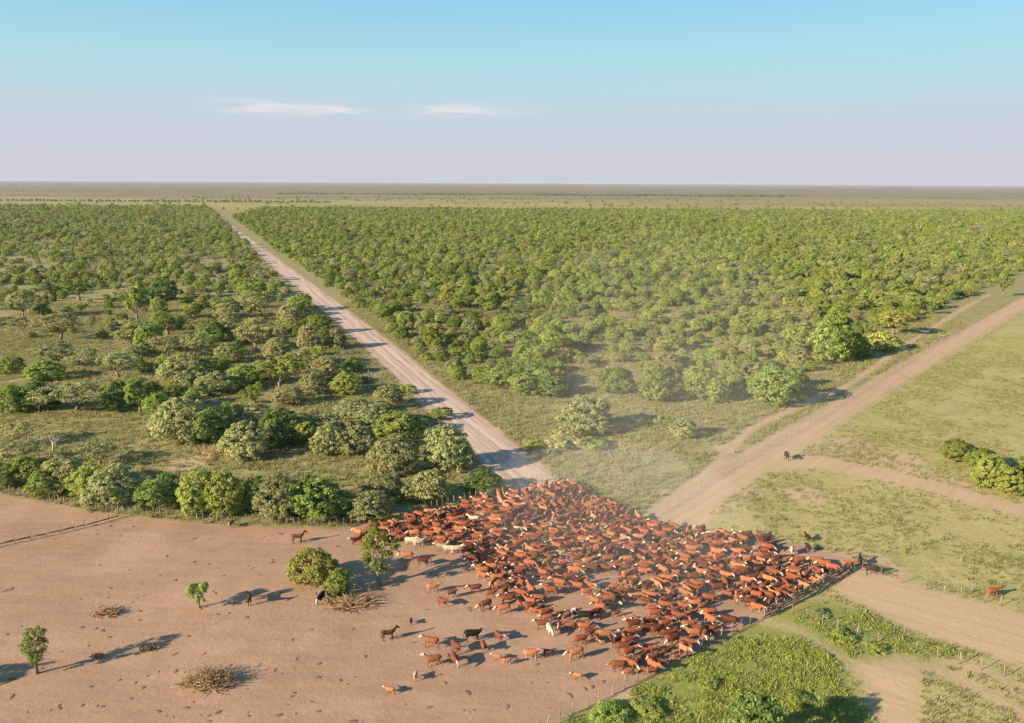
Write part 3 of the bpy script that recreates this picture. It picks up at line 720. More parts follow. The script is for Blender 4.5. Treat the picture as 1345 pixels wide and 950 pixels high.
def cloud(n, box, keep, meshes, name, label, smin, smax):
    x = rng.uniform(box[0], box[1], n); y = rng.uniform(box[2], box[3], n); p = np.stack([x, y], 1)
    vis = np.abs(x) < y * 0.66 + 8
    p = p[vis]; k = keep(p); p = p[k]
    s = rng.uniform(smin, smax, len(p)); m = len(p)
    z = np.array([ground_z(a, b) for a, b in p])
    return scatter(name, meshes, np.column_stack([p, z]), rng.integers(0, len(meshes), m), np.column_stack([np.zeros((m, 2)), rng.uniform(0, TAU, m)]), np.column_stack([s, s, s * rng.uniform(0.7, 1.3, m)]), label)
def hard(p):
    return np.maximum.reduce([sd_line(p, road_line, 4.4), sd_line(p, track_a, 3.8), sd_line(p, track_b, 2.4), sd_poly(p, road_c), sd_poly(p, sand_e), sd_line(p, path_d, 0.9), sd_line(p, path_f, 0.9), sd_line(p, path_g, 0.6), sd_line(p, path_h, 0.9), sd_poly(p, corral)])
def keep_wild(p):
    lat = lat_lon(p, road_line[0], road_line[3])[0]; tr = lat_lon(p, track_a[0], track_a[-1])[0]
    dens = 0.08 + vnoise(p[:, 0], p[:, 1], 0.12, 8) * 0.6 + vnoise(p[:, 0], p[:, 1], 0.5, 9) * 0.5
    return (hard(p) < -0.2) & (tr < 0) & (dens > 0.30 + 0.25 * rng.uniform(size=len(p)))
cloud(150000, (-170, 150, 100, 300), keep_wild, tufts_dry, 'wild_grass', 'tufts of dry and green grass between the scrub trees', 0.6, 1.5)
def keep_field(p):
    tr = lat_lon(p, track_a[0], track_a[-1])[0]; lush = np.maximum(sd_poly(p, lush_1), sd_poly(p, lush_2))
    dens = vnoise(p[:, 0], p[:, 1], 0.10, 18) * 0.6 + vnoise(p[:, 0], p[:, 1], 0.6, 19) * 0.5
    return (hard(p) < -0.15) & (tr > 0) & (lush < 0.5) & (dens > 0.36 + 0.5 * rng.uniform(size=len(p)))
cloud(150000, (0, 160, 55, 240), keep_field, tufts_short, 'field_grass', 'short patchy grass of the open fields on the right', 0.5, 1.3)
def keep_weed(p):
    lush = np.maximum(sd_poly(p, lush_1), sd_poly(p, lush_2)) + 5.0 * (vnoise(p[:, 0], p[:, 1], 0.35, 28) - 0.50) + 1.5 * (vnoise(p[:, 0], p[:, 1], 1.3, 31) - 0.5)
    dens = vnoise(p[:, 0], p[:, 1], 0.25, 27) * 0.6 + vnoise(p[:, 0], p[:, 1], 0.9, 29) * 0.4
    return (hard(p) < -0.3) & (lush > 0) & (dens > 0.34 + 0.30 * rng.uniform(size=len(p)))
cloud(34000, (0, 50, 50, 92), keep_weed, weeds, 'lush_weeds', 'lush green weeds and tall grass beside the corral fence', 0.5, 1.15)

# ------------------------------------------------------------------ cattle and horses
def coat(name, c1, c2, white, face=1.0, belly=0.6):
    t = NT(name); rnd = t.n('ShaderNodeObjectInfo').outputs['Random']; co = t.n('ShaderNodeTexCoord').outputs['Object']
    nz = t.noise(co, 2.2, 3, 0.6)
    c = t.mix(t.math('FRACT', t.math('MULTIPLY', rnd, 5.7)), c1, c2)
    c = t.hsv(c, val=t.math('ADD', t.math('MULTIPLY_ADD', t.math('FRACT', t.math('MULTIPLY', rnd, 11.3)), 0.75, 0.55), t.math('MULTIPLY', t.math('SUBTRACT', nz, 0.5), 0.5)))
    w = t.math('ADD', t.math('MULTIPLY', t.attr('face'), face), t.math('MULTIPLY', t.math('MULTIPLY', t.attr('belly'), belly), t.ramp(nz, 0.35, 0.6)), clamp=True)
    c = t.mix(t.ramp(w, 0.35, 0.6), c, white)
    c = t.mix(t.math('MULTIPLY', t.attr('dark'), 0.85), c, (0.05, 0.035, 0.03))
    return t.diffuse(c, rough=0.75)
COATS = {
    'red':    coat('red_coat_white_face', (0.178, 0.054, 0.028), (0.254, 0.087, 0.042), (0.450, 0.363, 0.290), 1.0, 0.9),
    'plain':  coat('plain_red_coat', (0.164, 0.048, 0.026), (0.240, 0.077, 0.037), (0.421, 0.266, 0.169), 0.25, 0.5),
    'orange': coat('orange_coat', (0.261, 0.098, 0.045), (0.312, 0.130, 0.065), (0.509, 0.384, 0.284), 0.8, 0.7),
    'deep':   coat('dark_red_coat', (0.087, 0.029, 0.017), (0.131, 0.043, 0.022), (0.450, 0.350, 0.271), 0.6, 0.5),
    'cream':  coat('cream_coat', (0.377, 0.279, 0.189), (0.421, 0.336, 0.243), (0.537, 0.462, 0.371), 0.5, 0.5),
    'black':  coat('black_coat', (0.013, 0.011, 0.010), (0.022, 0.018, 0.015), (0.480, 0.419, 0.365), 1.0, 0.4),
    'bay':    coat('bay_horse_coat', (0.069, 0.029, 0.016), (0.094, 0.039, 0.020), (0.361, 0.289, 0.217), 0.1, 0.0),
    'brown':  coat('dark_brown_coat', (0.044, 0.026, 0.018), (0.061, 0.036, 0.024), (0.361, 0.289, 0.217), 0.0, 0.0),
}
def beast(name, head=0.0, turn=0.0, step=0.0, horse=False, voxel=0.042):
    """one continuous body facing +X, feet at z=0. head: -1 lowered .. 1 raised, turn: sideways, step: stride"""
    mb = MB()
    if horse:
        xs = [-0.86, -0.78, -0.55, -0.2, 0.15, 0.45, 0.66, 0.76]; zs = [1.12, 1.16, 1.19, 1.12, 1.10, 1.14, 1.18, 1.16]
        hw = [0.10, 0.22, 0.27, 0.27, 0.28, 0.26, 0.20, 0.10]; hh = [0.12, 0.25, 0.31, 0.29, 0.30, 0.33, 0.28, 0.14]
        base = np.array((0.66, 0, 1.30)); hp = base + np.array((0.42, 0.22 * turn, 0.50 + 0.25 * head)); leg_z, hip = 1.05, 0.16
    else:
        xs = [-0.86, -0.79, -0.6, -0.3, 0.05, 0.36, 0.58, 0.70]; zs = [1.04, 1.05, 1.04, 0.99, 0.96, 0.98, 1.00, 0.98]
        hw = [0.12, 0.24, 0.31, 0.35, 0.36, 0.31, 0.24, 0.12]; hh = [0.14, 0.27, 0.33, 0.36, 0.37, 0.37, 0.33, 0.18]
        base = np.array((0.58, 0, 1.10)); hp = base + np.array((0.46 - 0.06 * abs(head), 0.32 * turn, 0.20 + 0.42 * head)); leg_z, hip = 0.92, 0.19
    mb.loft([(x, 0, z) for x, z in zip(xs, zs)], hw, hh, seg=12)
    nm = (base + hp) / 2 + np.array((0.02, 0, 0.03))
    if horse: mb.loft([base - (0.16, 0, 0.14), base + (0.08, 0.03 * turn, 0.1), nm + (0.06, 0, 0.05), hp], [0.15, 0.13, 0.11, 0.09], [0.30, 0.25, 0.18, 0.13], seg=10)
    else: mb.loft([base - (0.2, 0, 0.08), base + (0.05, 0, 0), nm, hp], [0.20, 0.17, 0.14, 0.12], [0.28, 0.25, 0.20, 0.15], seg=10)
    fd = np.array((0.42, 0.30 * turn, -0.30 + 0.10 * head)); fd = fd / np.linalg.norm(fd) * (0.55 if horse else 0.46)
    hb = hp - fd * 0.12
    mb.loft([hb, hp + fd * 0.3, hp + fd * 0.72, hp + fd], [0.11, 0.125, 0.085, 0.07], [0.12, 0.135, 0.095, 0.075], seg=10)
    for s in (-1, 1):
        o = np.array((-0.04, 0.10 * s, 0.08))
        if horse: mb.loft([hp + (-0.05, 0.06 * s, 0.08), hp + (-0.07, 0.07 * s, 0.22)], [0.045, 0.03], seg=5)
        else: mb.loft([hp + o, hp + o * (1, 2.4, 1) + (0, 0, 0.0)], [0.05, 0.045], [0.05, 0.04], seg=5)
        # fore leg, hind leg
        f = 0.16 * step * s; b = -0.15 * step * s
        mb.loft([(0.48, hip * s, leg_z), (0.50 + f * 0.5, hip * s, 0.52), (0.49 + f, hip * s, 0.30), (0.50 + f * 1.1, hip * s, 0.08), (0.53 + f * 1.1, hip * s, 0.0)], [0.13, 0.082, 0.06, 0.055, 0.065], seg=8)
        mb.loft([(-0.58, hip * s, leg_z), (-0.54 + b * 0.4, hip * s, 0.66), (-0.72 + b * 0.9, hip * s, 0.42), (-0.68 + b, hip * s, 0.10), (-0.64 + b, hip * s, 0.0)], [0.20, 0.135, 0.07, 0.055, 0.065], seg=8)
    tl = 0.40 if horse else 0.42
    mb.loft([(-0.82, 0, 1.22), (-0.95, 0, 1.08), (-0.98, 0, 0.8), (-0.94, 0, tl)], [0.05, 0.045, 0.042, 0.06], seg=6)
    me = mb.mesh(name + '_raw'); o = new_obj(name + '_raw', me)
    m = o.modifiers.new('r', 'REMESH'); m.mode = 'VOXEL'; m.voxel_size = voxel
    m2 = o.modifiers.new('d', 'DECIMATE'); m2.ratio = 0.34
    dg = bpy.context.evaluated_depsgraph_get(); ev = o.evaluated_get(dg); out = bpy.data.meshes.new_from_object(ev)
    bpy.data.objects.remove(o); bpy.data.meshes.remove(me)
    n = len(out.vertices); co = np.empty(n * 3, np.float32); out.vertices.foreach_get('co', co); co = co.reshape(-1, 3)
    dh = np.minimum.reduce([np.linalg.norm(co - (hp + fd * q), axis=1) for q in (0.15, 0.45, 0.75, 1.0)])
    inleg = co[:, 2] < 0.36
    face = np.clip((0.21 - dh) / 0.05, 0, 1)
    belly = np.clip((0.80 - co[:, 2]) / 0.12, 0, 1) * (np.abs(co[:, 0]) < 0.75); belly = np.maximum(belly, inleg * 0.9)
    belly = np.maximum(belly, ((co[:, 0] < -0.88) & (co[:, 2] < 0.7)) * 1.0); belly = np.maximum(belly, ((co[:, 0] > 0.60) & (co[:, 2] < 1.0)) * 0.8)
    dark = (co[:, 2] < 0.07) * 1.0
    if horse:
        dark = np.maximum(dark, (co[:, 2] < 0.45) * 0.8); dark = np.maximum(dark, (co[:, 0] < -0.88) * 1.0)
        dark = np.maximum(dark, ((co[:, 0] > 0.55) & (np.abs(co[:, 1] - 0.11 * turn) < 0.035) & (co[:, 2] > 1.5)) * 1.0)
    for k, a in (('face', face), ('belly', belly), ('dark', dark)):
        at = out.attributes.new(k, 'FLOAT', 'POINT'); at.data.foreach_set('value', a.astype(np.float32))
    out.polygons.foreach_set('use_smooth', np.ones(len(out.polygons), bool)); out.materials.clear(); out.name = name
    return out
POSES = [beast('cow', 0.1, 0.0, 0.4), beast('cow', -0.5, 0.2, 0.8), beast('cow', 0.45, -0.4, -0.6), beast('cow', 0.2, 0.8, 0.2), beast('cow', -0.9, -0.2, -0.8), beast('cow', 0.3, -0.9, 0.9)]
HORSE = [beast('horse', 0.1, 0.2, 0.5, True), beast('horse', 0.4, -0.3, -0.5, True)]
BODY = {}
def body(pose, c, horse=False):
    key = (pose, c, horse)
    if key not in BODY:
        me = (HORSE if horse else POSES)[pose].copy(); me.materials.append(COATS[c]); BODY[key] = me
    return BODY[key]
def cow(x, y, ang, pose, c, s, label, name='cow', cat='cow', group=None, horse=False):
    o = new_obj(name, body(pose, c, horse), None, (x, y, ground_z(x, y)), (0, 0, ang), (0.86 * s, 0.86 * s * random.uniform(0.95, 1.06), 0.86 * s))
    return tag(o, label, cat, group)

placed = []     # three circles per animal
def free(x, y, a, s, slack=1.0):
    q = np.array([(x + k * s * math.cos(a), y + k * s * math.sin(a)) for k in (-0.62, 0.05, 0.85)])
    if placed:
        A = np.array(placed)
        near = np.hypot(A[:, 0] - x, A[:, 1] - y) < 4
        if near.any():
            A = A[near]
            d = np.hypot(q[:, None, 0] - A[None, :, 0], q[:, None, 1] - A[None, :, 1])
            if (d < (0.315 * s + A[None, :, 2]) * slack).any(): return None
    return [(px, py, 0.315 * s) for px, py in q]
D = R   # headings in degrees, 0 = towards the right of the picture, 90 = away from the camera
LONERS = [ # u, v of feet, heading, pose, coat, size, label, name, category
 (569,778,15,0,'orange',0.95,'reddish cow on bare ground, leftmost of the few just below the herd edge',),
 (593,785,20,2,'orange',0.9,'orange cow standing beside a half hidden pale-legged cow below the herd edge',),
 (581,796,-40,1,'plain',0.85,'red cow turned towards the camera just below an orange cow',),
 (624,779,-170,0,'deep',0.95,'dark red cow alone with its shadow on the trampled earth below the herd edge',),
 (645,785,10,3,'plain',0.85,'light red cow between the dark red loner and the front of the herd',),
 (637,801,-150,4,'orange',1.05,'large orange cow with its head down in front of the herd',),
 (666,793,175,0,'deep',1.0,'dark red cow right above the white-faced cow in front of the herd',),
 (661,806,-165,1,'red',1.0,'white-faced dark cow with its head low in front of the herd',),
 (621,842,5,0,'black',1.1,'black cow with white face among the small group on open ground',),
 (566,851,172,0,'orange',1.05,'orange cow at the upper left of the small group on open ground',),
 (599,857,-60,2,'plain',1.0,'red cow facing the camera in the middle of the small group',),
 (569,875,-165,5,'orange',1.0,'orange cow at the lower left of the small group on open ground',),
 (597,874,-75,1,'red',1.0,'cow with white face and legs below the middle of the small group',),
 (635,855,-80,2,'plain',0.8,'slender red calf facing the camera right of the small group',),
 (655,841,-60,3,'deep',0.8,'dark red calf at the upper right of the small group',),
 (653,868,160,0,'orange',0.6,'small tan calf left of another calf below the small group',),
 (666,874,10,1,'orange',0.65,'small orange calf right of another calf below the small group',),
 (698,867,8,0,'orange',1.0,'orange cow walking right ahead of a dark calf on open ground',),
 (720,863,-10,3,'deep',0.7,'dark calf close to the orange cow walking right',),
 (755,867,-165,1,'orange',1.1,'large orange cow with long shadow at the foot of the herd',),
 (763,848,15,0,'plain',1.0,'red cow just above the large orange cow at the foot of the herd',),
 (774,839,20,2,'red',0.95,'white-faced red cow overlapping a red cow at the foot of the herd',),
 (795,842,-5,4,'orange',1.0,'orange cow grazing low at the right of the loose pair',),
 (712,826,175,0,'deep',0.9,'dark brown cow beside a cream cow at the front of the herd',),
 (722,834,-80,1,'cream',0.95,'cream cow facing the camera at the front of the herd',),
 (512,911,170,0,'orange',0.6,'lone small calf nearest the camera on the bare ground',),
 (546,893,-90,2,'cream',0.62,'pale calf alone on the bare ground below the small group',),
 (758,893,165,3,'orange',0.62,'small tan calf near the weedy corner of the corral fence',),
 (540,820,-80,2,'brown',0.5,'tiny dark calf alone left of the small group',),
 (422,792,-95,4,'black',1.0,'dark cow with white face standing in front of the leaning bush'),
 (534,737,175,1,'orange',1.05,'bright orange cow just right of the upright corral tree',),
 (556,743,-20,0,'deep',1.0,'dark red cow with white legs beside the bright orange cow',),
 (540,717,0,0,'cream',1.0,'cream cow, left one of the white pair at the herd edge',),
 (551,719,10,3,'cream',1.0,'cream cow, right one of the white pair at the herd edge',),
 (580,725,170,0,'cream',1.0,'cream cow at the left end of the pale trio in the herd edge',),
 (590,727,-10,1,'cream',0.95,'cream cow in the middle of the pale trio in the herd edge',),
 (600,728,5,2,'cream',1.0,'cream cow at the right end of the pale trio in the herd edge',),
 (480,722,-170,5,'plain',0.9,'red cow walking ahead at the left tip of the herd',),
 (468,716,-140,2,'deep',0.9,'dark cow at the very left tip of the herd',),
 (1033,604,-100,0,'brown',1.15,'dark brown cow alone on the dusty fork of the diagonal track'),
 (1060,711,100,0,'brown',0.8,'dark cow on the grass right of the herd, farther of two'),
 (1061,725,95,1,'brown',0.85,'dark cow on the grass right of the herd, nearer of two'),
 (1040,729,-100,2,'cream',0.85,'pale tan cow facing the camera right of the herd'),
 (1072,744,165,1,'orange',1.05,'bright orange cow, left one of a pair beside the fence end'),
 (1082,748,160,4,'orange',1.05,'bright orange cow, right one of a pair beside the fence end'),
 (1113,749,-5,0,'plain',1.0,'red-brown cow in the gap at the end of the corral fence'),
 (1130,743,80,2,'black',0.9,'black cow standing just beyond the end of the corral fence'),
 (1143,755,175,0,'brown',1.05,'dark brown cow on the dirt beyond the corral fence end'),
 (1303,784,5,0,'plain',1.0,'red-brown cow alone by the wire fence at the right'),
 (304,692,-90,0,'orange',0.75,'small reddish calf against the fence under the trees'),
 (1005,716,20,0,'deep',1.0,'dark red cow at the upper right rim of the herd'),
]
HORSES = [
 (391,713,12,0,'bay',1.0,'bay horse walking along the fence left of the herd'),
 (327,794,-60,1,'brown',1.0,'dark brown horse facing the camera on the bare corral ground'),
 (510,841,14,0,'bay',0.92,'dark bay horse with raised head left of the small cattle group'),
]
for L in LONERS:
    u, v, h, p, c, s, lb = L[:7]; x, y = G(u, v); a = D(h + random.uniform(-6, 6))
    calf = 'calf' in lb
    placed += [(x + k * s * math.cos(a), y + k * s * math.sin(a), 0.315 * s) for k in (-0.62, 0.05, 0.85)]
    cow(x, y, a, p, c, s, lb, 'calf' if calf else 'cow', 'calf' if calf else 'cow')
for u, v, h, p, c, s, lb in HORSES:
    x, y = G(u, v); a = D(h); cow(x, y, a, p, c, s, lb, 'horse', 'horse', None, True)

herd = GL([(462, 706), (500, 693), (560, 678), (620, 662), (690, 645), (742, 634), (775, 650), (820, 673), (860, 688), (905, 697), (955, 704), (1000, 705), (1022, 722), (1000, 734), (1080, 742), (1098, 752),
           (1072, 775), (1010, 800), (985, 814), (935, 842), (905, 862), (850, 892), (812, 896), (806, 880), (822, 862), (790, 852), (755, 836), (716, 828), (688, 806), (655, 786), (632, 766), (618, 742), (560, 712), (500, 716), (470, 720)])
holes = [(G(790, 765), 2.0), (G(705, 772), 1.6), (G(745, 795), 2.6), (G(830, 805), 2.0), (G(845, 765), 1.4), (G(960, 805), 2.6), (G(800, 828), 2.2), (G(850, 845), 1.8), (G(985, 722), 1.8), (G(720, 690), 1.2), (G(660, 700), 1.0)]
hb = (herd[:, 0].min(), herd[:, 0].max(), herd[:, 1].min(), herd[:, 1].max())
herd_list = []
cand = np.column_stack([rng.uniform(hb[0], hb[1], 60000), rng.uniform(hb[2], hb[3], 60000)])
hsd = sd_poly(cand, herd)
for (x, y), sdv in zip(cand, hsd):
    if sdv < 0.3: continue
    if any(math.hypot(x - c[0], y - c[1]) < r for c, r in holes): continue
    u, v = project(x, y)
    sparse = min(max((v - 775) / 60, 0), 1)
    if random.random() < sparse * (0.95 if u < 800 else 0.55): continue
    fl = float(vnoise(x, y, 0.10, 41)); 
    base_h = 150 + 60 * fl if fl < 0.5 else -20 + 70 * (fl - 0.5)
    h = base_h + random.gauss(0, 34) + (180 if random.random() < 0.25 else 0)
    if v < 690 and u > 690: h = 90 + random.gauss(0, 40)
    s = random.choice([0.90, 0.98, 1.02, 1.08, 0.82, 0.96, 0.62, 0.92, 0.72])
    q = free(x, y, D(h), s, 0.92)
    if q is None: continue
    placed += q
    c = random.choices(['red', 'plain', 'orange', 'deep', 'cream', 'black'], [0.38, 0.24, 0.24, 0.11, 0.012, 0.018])[0]
    herd_list.append((x, y, D(h), random.randrange(6), c, s, u, v))
print('herd', len(herd_list), 'trees', len(trees), 'loners', len(LONERS))
herd_list.sort(key=lambda q: q[1])
N_SINGLE = 300 - sum('calf' not in l[6] for l in LONERS)
COATW = {'red': 'red cow with white face', 'plain': 'plain red cow', 'orange': 'orange cow', 'deep': 'dark red cow', 'cream': 'cream cow', 'black': 'black cow'}
def part_of_herd(u, v):
    if v > 840: return 'at the loose lower tail of the herd'
    if v > 800: return 'in the loose lower front of the herd' if u < 880 else 'in the herd along the plank fence'
    if u > 990: return 'at the right end of the herd'
    if u > 850: return 'packed in the right half of the herd'
    if u > 720: return 'packed in the middle of the herd'
    return 'packed in the left half of the herd'
hb2 = {}
for q in herd_list[:N_SINGLE]: hb2.setdefault((q[4], part_of_herd(q[6], q[7])), []).append(q)
for (c, ph), lst in hb2.items():
    lst.sort(key=lambda q: q[6])
    for i, (x, y, a, p, c, s, u, v) in enumerate(lst):
        if len(lst) == 1: lb = 'the only %s %s' % (COATW[c], ph)
        elif len(lst) <= 6: lb = '%s %s, %s' % (COATW[c], ph, ORD[i])
        else: lb = '%s %s' % (COATW[c], ph)
        cow(x, y, a, p, c, s, lb, 'cow', 'cow', '%ss %s' % (COATW[c].replace('cow', 'cows', 1).rstrip('s') if 'with' in COATW[c] else COATW[c], ph) if len(lst) > 1 else None)
rest = herd_list[N_SINGLE:]
if rest:
    keys = sorted({(q[3], q[4]) for q in rest}); ki = {k: i for i, k in enumerate(keys)}
    scatter('cattle_herd', [body(p, c) for p, c in keys], [(q[0], q[1], ground_z(q[0], q[1])) for q in rest], [ki[(q[3], q[4])] for q in rest],
            [(0, 0, q[2]) for q in rest], [(q[5] * 0.86,) * 3 for q in rest], 'far back of the dense red-brown cattle herd below the road end')

# ------------------------------------------------------------------ fences
M_POST = plain('weathered_post_wood', (0.24, 0.19, 0.14), 0.3, 7)
M_WIRE = plain('dull_wire', (0.22, 0.20, 0.18), 0.1, 3, 0.6)
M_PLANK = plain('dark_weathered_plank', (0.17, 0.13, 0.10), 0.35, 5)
M_PALE = plain('pale_grey_plank', (0.40, 0.37, 0.33), 0.25, 5)
post_meshes = []
for s in range(5):
    r = np.random.default_rng(500 + s); mb = MB()
    l1, l2 = r.normal(size=2) * 0.03, r.normal(size=2) * 0.05
    mb.loft([(0, 0, -0.1), (l1[0], l1[1], 0.5), (l2[0], l2[1], 1.0)], [0.046, 0.043, 0.038], seg=6)
    post_meshes.append(mb.mesh('post', [M_POST], True))
def fence(line, spacing, height, label, wires=4, thick=1.0, rails=0, rail_mat=None, name='wire_fence', group=None):
    P = [np.array(p) for p in line]; x0, y0 = P[0]
    e = new_obj(name, None, None, (x0, y0, 0)); e.empty_display_size = 0.3
    tag(e, label, 'fence', group)
    tops = []
    for a, b in zip(P[:-1], P[1:]):
        L = np.linalg.norm(b - a); n = max(1, round(L / spacing))
        for i in range(n + (1 if b is P[-1] else 0)):
            q = a + (b - a) * (i + (random.uniform(-0.15, 0.15) if 0 < i < n else 0)) / n
            h = height * random.uniform(0.88, 1.12); k = thick * random.uniform(0.85, 1.25)
            new_obj('post', post_meshes[random.randrange(5)], e, (q[0] - x0, q[1] - y0, ground_z(*q)), (random.gauss(0, 0.03), random.gauss(0, 0.03), random.uniform(0, TAU)), (k, k, h))
            tops.append((q[0] - x0, q[1] - y0, ground_z(*q)))
    T = np.array(tops)
    for w in range(wires):
        mb = MB(); mb.loft(T + np.array((0, 0, height * (0.25 + 0.68 * w / max(1, wires - 1)))), 0.008, seg=3); new_obj('wire', mb.mesh('wire', [M_WIRE]), e)
    for w in range(rails):  # real planks, or a lone low rail in place of a shadow line
        z = height * (0.18 + 0.68 * w / max(1, rails - 1) if rails > 1 else 0.3)
        for i in range(0, len(T) - 1):
            a, b = T[i], T[i + 1]; d = b - a; L = float(np.linalg.norm(d[:2])); ang = math.atan2(d[1], d[0])
            if random.random() < 0.06: continue
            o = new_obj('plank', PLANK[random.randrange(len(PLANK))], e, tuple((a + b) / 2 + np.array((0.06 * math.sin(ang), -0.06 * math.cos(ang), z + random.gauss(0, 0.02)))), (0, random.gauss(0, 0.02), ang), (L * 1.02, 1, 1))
            if rail_mat is not None: pass
    return e
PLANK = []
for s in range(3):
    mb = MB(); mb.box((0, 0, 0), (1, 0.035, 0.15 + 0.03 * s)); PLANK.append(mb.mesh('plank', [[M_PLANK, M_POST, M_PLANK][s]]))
fence(GL([(-120, 628), (0, 647), (155, 675), (300, 689), (452, 692)]), 0.95, 1.25, 'long picket-like wire fence between the bare corral and the row of trees')
fence(GL([(452, 692), (560, 672), (690, 636), (742, 628)]), 0.95, 1.25, 'wire fence behind the herd running up to the road end')
fence(GL([(-60, 736), (0, 718), (60, 705), (128, 689), (156, 681)]), 1.6, 1.3, 'post fence entering the corral from the left edge, its shadow built as a dark rail', wires=2, rails=1, name='plank_or_shade_rail_fence')  # posts are real; the single low dark rail stands for their shadow line
fence(GL([(560, 1060), (735, 946), (850, 890), (985, 820)]), 1.5, 1.25, 'wire and post corral fence between the bare ground and the green weeds', wires=4)
fence(GL([(1003, 813), (1055, 786), (1112, 752)]), 1.3, 1.35, 'grey plank corral fence beside the right end of the herd', wires=0, rails=4, name='plank_or_shade_rail_fence', thick=1.3)
fence(GL([(1132, 750), (1215, 775), (1345, 803), (1480, 835)]), 2.0, 1.25, 'wire fence on the far side of the wide dirt road at right')
fence(GL([(1040, 806), (1100, 828), (1180, 850), (1260, 872), (1345, 898), (1440, 925)]), 1.7, 1.2, 'wire fence through the weeds on the near side of the wide dirt road')
fence(GL([(846, 686), (905, 650), (1000, 594), (1090, 541), (1180, 484), (1330, 393)]), 3.6, 1.15, 'wire fence along the left side of the diagonal track')
fence(GL([(742, 628), (640, 543), (560, 474), (480, 408)]), 3.6, 1.15, 'wire fence along the right side of the gravel road')
fence(GL([(640, 640), (560, 560), (480, 488), (400, 414)]), 3.6, 1.15, 'wire fence along the left side of the gravel road')

# ------------------------------------------------------------------ small things on the bare ground
M_DUNG = plain('dark_dried_dung', (0.20, 0.125, 0.080), 0.3, 12)
pat_meshes = []
for s in range(5):
    r = np.random.default_rng(700 + s); V = []; n = 9
    rad = [r.uniform(0.7, 1.3) for _ in range(n)]
    for k, (q, z) in enumerate(((1.0, 0.0), (0.8, 0.05), (0.4, 0.085))):
        for j in range(n): V.append((q * rad[j] * 0.25 * math.cos(TAU * j / n), q * rad[j] * 0.25 * math.sin(TAU * j / n), z * r.uniform(0.7, 1.2)))
    V.append((0, 0, 0.09)); Q = [(k * n + j, k * n + (j + 1) % n, (k + 1) * n + (j + 1) % n, (k + 1) * n + j) for k in range(2) for j in range(n)]
    T = [(2 * n + j, 2 * n + (j + 1) % n, 3 * n) for j in range(n)]
    pat_meshes.append(make_mesh('dung_pat', np.array(V), [np.array(Q), np.array(T)], [M_DUNG], True))
cnt = 0
while cnt < 190:
    u, v = random.uniform(5, 800), 690 + 258 * random.random() ** 1.25
    x, y = G(u, v); q = np.array([[x, y]])
    if sd_poly(q, corral)[0] < 2 or sd_poly(q, herd)[0] > -1: continue
    if random.random() > 0.25 + 0.9 * float(vnoise(x, y, 0.11, 61)): continue
    s = random.uniform(0.45, 1.05)
    o = new_obj('dung_pat', pat_meshes[cnt % 5], None, (x, y, ground_z(x, y) - 0.005), (0, 0, random.uniform(0, TAU)), (s * random.uniform(0.8, 2.2), s, s * 0.6))
    tag(o, 'dark dried dung patch on the bare pinkish corral ground', 'dung', 'dung patches scattered over the corral'); cnt += 1

def brush(u, v, W, H, n, label, seed, mat=M_DRY, leaves=300, name='brush_pile'):
    r = np.random.default_rng(seed); x, y = G(u, v)
    e = new_obj(name, None, None, (x, y, ground_z(x, y))); e.empty_display_size = 0.3; tag(e, label, 'brush pile')
    mb = MB()
    for i in range(n):
        a = r.uniform(0, TAU); q = r.uniform(0, 0.4) * W; p0 = np.array((q * math.cos(a), 0.6 * q * math.sin(a), r.uniform(0.02, 0.15)))
        d = np.array((r.normal(), r.normal() * 0.6, r.uniform(0.05, 1.0))); d /= np.linalg.norm(d); L = r.uniform(0.35, 0.6) * W * 0.6
        p2 = p0 + d * L; p2[2] = min(p2[2], H) ; p1 = (p0 + p2) / 2 + r.normal(size=3) * 0.08
        p1[2] = max(p1[2], 0.03); mb.loft([p0, p1, p2], [0.035, 0.026, 0.012], seg=4)
    new_obj('branches', mb.mesh('branches', [M_DEAD if mat is not M_DRY else M_DRYWOOD]), e)
    if leaves:
        d = r.normal(size=(leaves, 3)); d[:, 2] = np.abs(d[:, 2]); d /= np.linalg.norm(d, axis=1)[:, None]
        C = d * np.array((W * 0.5, W * 0.32, H * 0.9)) * r.uniform(0.5, 1, (leaves, 1)); V, F = leaf_quads(C, d, 0.10, r, 0.6); V[:, 2] = np.maximum(V[:, 2], 0.01)
        new_obj('dead_leaves', make_mesh('dead_leaves', V, F, [mat], False, {'tone': np.repeat(r.uniform(0, 1, leaves), 4)}), e)
    return e
M_DRYWOOD = plain('tan_dry_branches', (0.36, 0.25, 0.14), 0.3, 8)
brush(275, 897, 5.6, 1.9, 240, 'large heap of tan dry branches on the bare ground at lower left', 1, leaves=420)
brush(140, 806, 3.6, 0.7, 90, 'low flat heap of dry brush near the left of the corral', 2, leaves=160)
brush(195, 853, 2.2, 0.6, 60, 'dark tangle of dead branches lying in the lone tree shadow', 3, leaves=60)
brush(128, 864, 1.6, 0.5, 40, 'small dark scrap of branches at the near end of the tree shadow', 4, leaves=40)
brush(462, 793, 7.0, 0.7, 160, 'skirt of dry brush around the foot of the corral bushes', 5, leaves=500)
brush(280, 597, 6.0, 1.2, 120, 'fallen brown dead branches under the trees left of the road', 6, leaves=200)
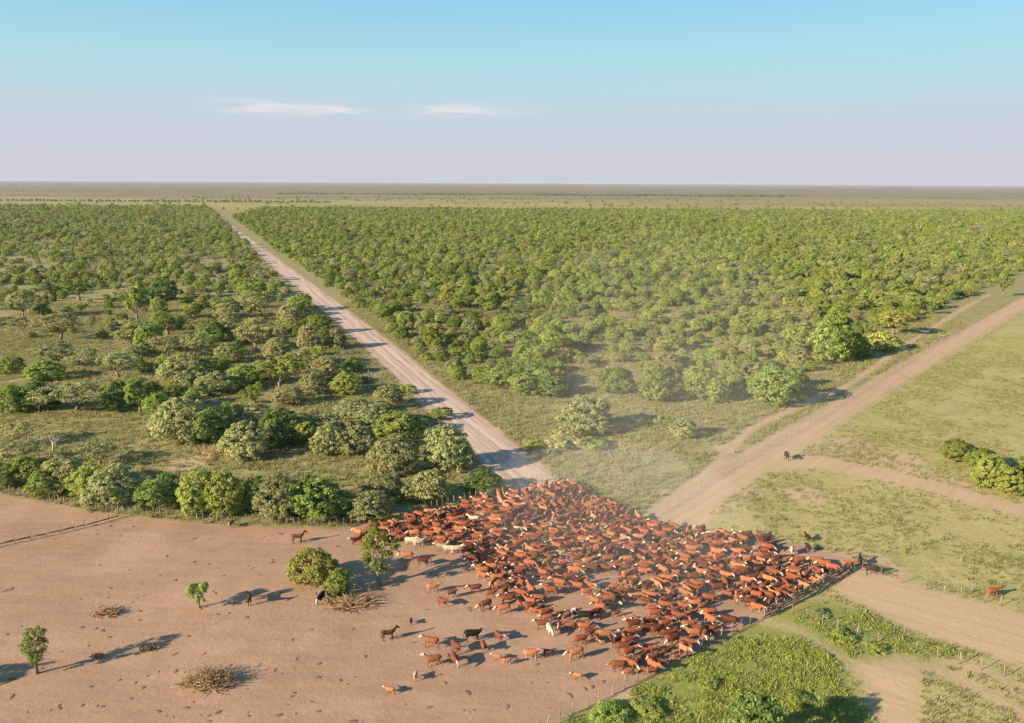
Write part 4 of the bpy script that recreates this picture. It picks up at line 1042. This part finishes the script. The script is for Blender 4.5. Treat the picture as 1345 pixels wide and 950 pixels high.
# fallen dead branch and a dead tree
def dead_tree(u, v, H, label, seed, name='dead_tree', fallen=0.0):
    r = np.random.default_rng(seed); x, y = G(u, v); mb = MB()
    mb.loft([(0, 0, -0.1), (0.1, 0, H * 0.4), (0.0, 0.1, H * 0.6)], [0.16, 0.12, 0.08], seg=6)
    for i in range(9):
        a = r.uniform(0, TAU); z = H * r.uniform(0.3, 0.6); e = np.array((math.cos(a) * H * 0.5, math.sin(a) * H * 0.5, z + H * r.uniform(0.1, 0.4)))
        mid = e * 0.5 + np.array((0, 0, z * 0.55)); mb.loft([(0.05, 0, z), mid, e], [0.07, 0.045, 0.015], seg=5)
        for _ in range(2): mb.loft([mid, mid + r.normal(size=3) * H * 0.16 + (0, 0, 0.2)], [0.03, 0.01], seg=4)
    o = new_obj(name, mb.mesh(name, [M_DEAD], True), None, (x, y, 0.1 if fallen else 0), (fallen, 0, 0.6)); return tag(o, label, 'tree')
dead_tree(70, 594, 3.6, 'bare grey dead tree in the clearing behind the corral fence', 1)
mb = MB(); mb.loft([(0, 0, 0.12), (1.1, -0.2, 0.3), (2.2, 0.1, 0.75)], [0.13, 0.1, 0.05], seg=7); mb.loft([(1.1, -0.2, 0.3), (1.7, -0.9, 0.55)], [0.06, 0.02], seg=5)
x, y = G(476, 776); tag(new_obj('fallen_branch', mb.mesh('fallen_branch', [M_DEAD], True), None, (x, y, 0), (0, 0, R(150))), 'bleached fallen branch between the corral bush and the upright tree', 'branch')

# ------------------------------------------------------------------ air: even haze over the plain, and dust raised by the herd
def air(name, me, dens, colr, label, aniso=0.0):
    t = NT(name + '_air'); v = t.n('ShaderNodeVolumePrincipled'); v.inputs['Color'].default_value = (*colr, 1); v.inputs['Density'].default_value = dens; v.inputs['Anisotropy'].default_value = aniso
    t.t.links.new(v.outputs[0], t.out.inputs['Volume']); me.materials.append(t.mat); return tag(new_obj(name, me), label, None, None, 'stuff')
mb = MB(); mb.box((0, 19000, 26.0), (84000, 48000, 56.0)); air('haze', mb.mesh('haze'), 3.6e-5, (0.54, 0.62, 0.78), 'thin blue-grey haze over the plain')

def blob(c, r):
    mb = MB(); n = 9; a = np.linspace(0.02, math.pi - 0.02, n)
    mb.loft([(c[0], c[1], c[2] - r[2] * math.cos(t)) for t in a], [r[0] * math.sin(t) for t in a], [r[1] * math.sin(t) for t in a], seg=20); return mb
for c, r, d in [((26, 140, 9), (34, 32, 29), 0.0008), ((22, 122, 5), (20, 18, 18), 0.0008), ((14, 103, 1), (28, 20, 6), 0.0042)]:
    air('dust', blob(c, r).mesh('dust', (), True), d, (1.0, 0.97, 0.90), 'thin veil of pale dust drifting up from the herd', -0.35)

# sky goes straight to the background
wl.new(SKY_OUT, bg.inputs['Color'])
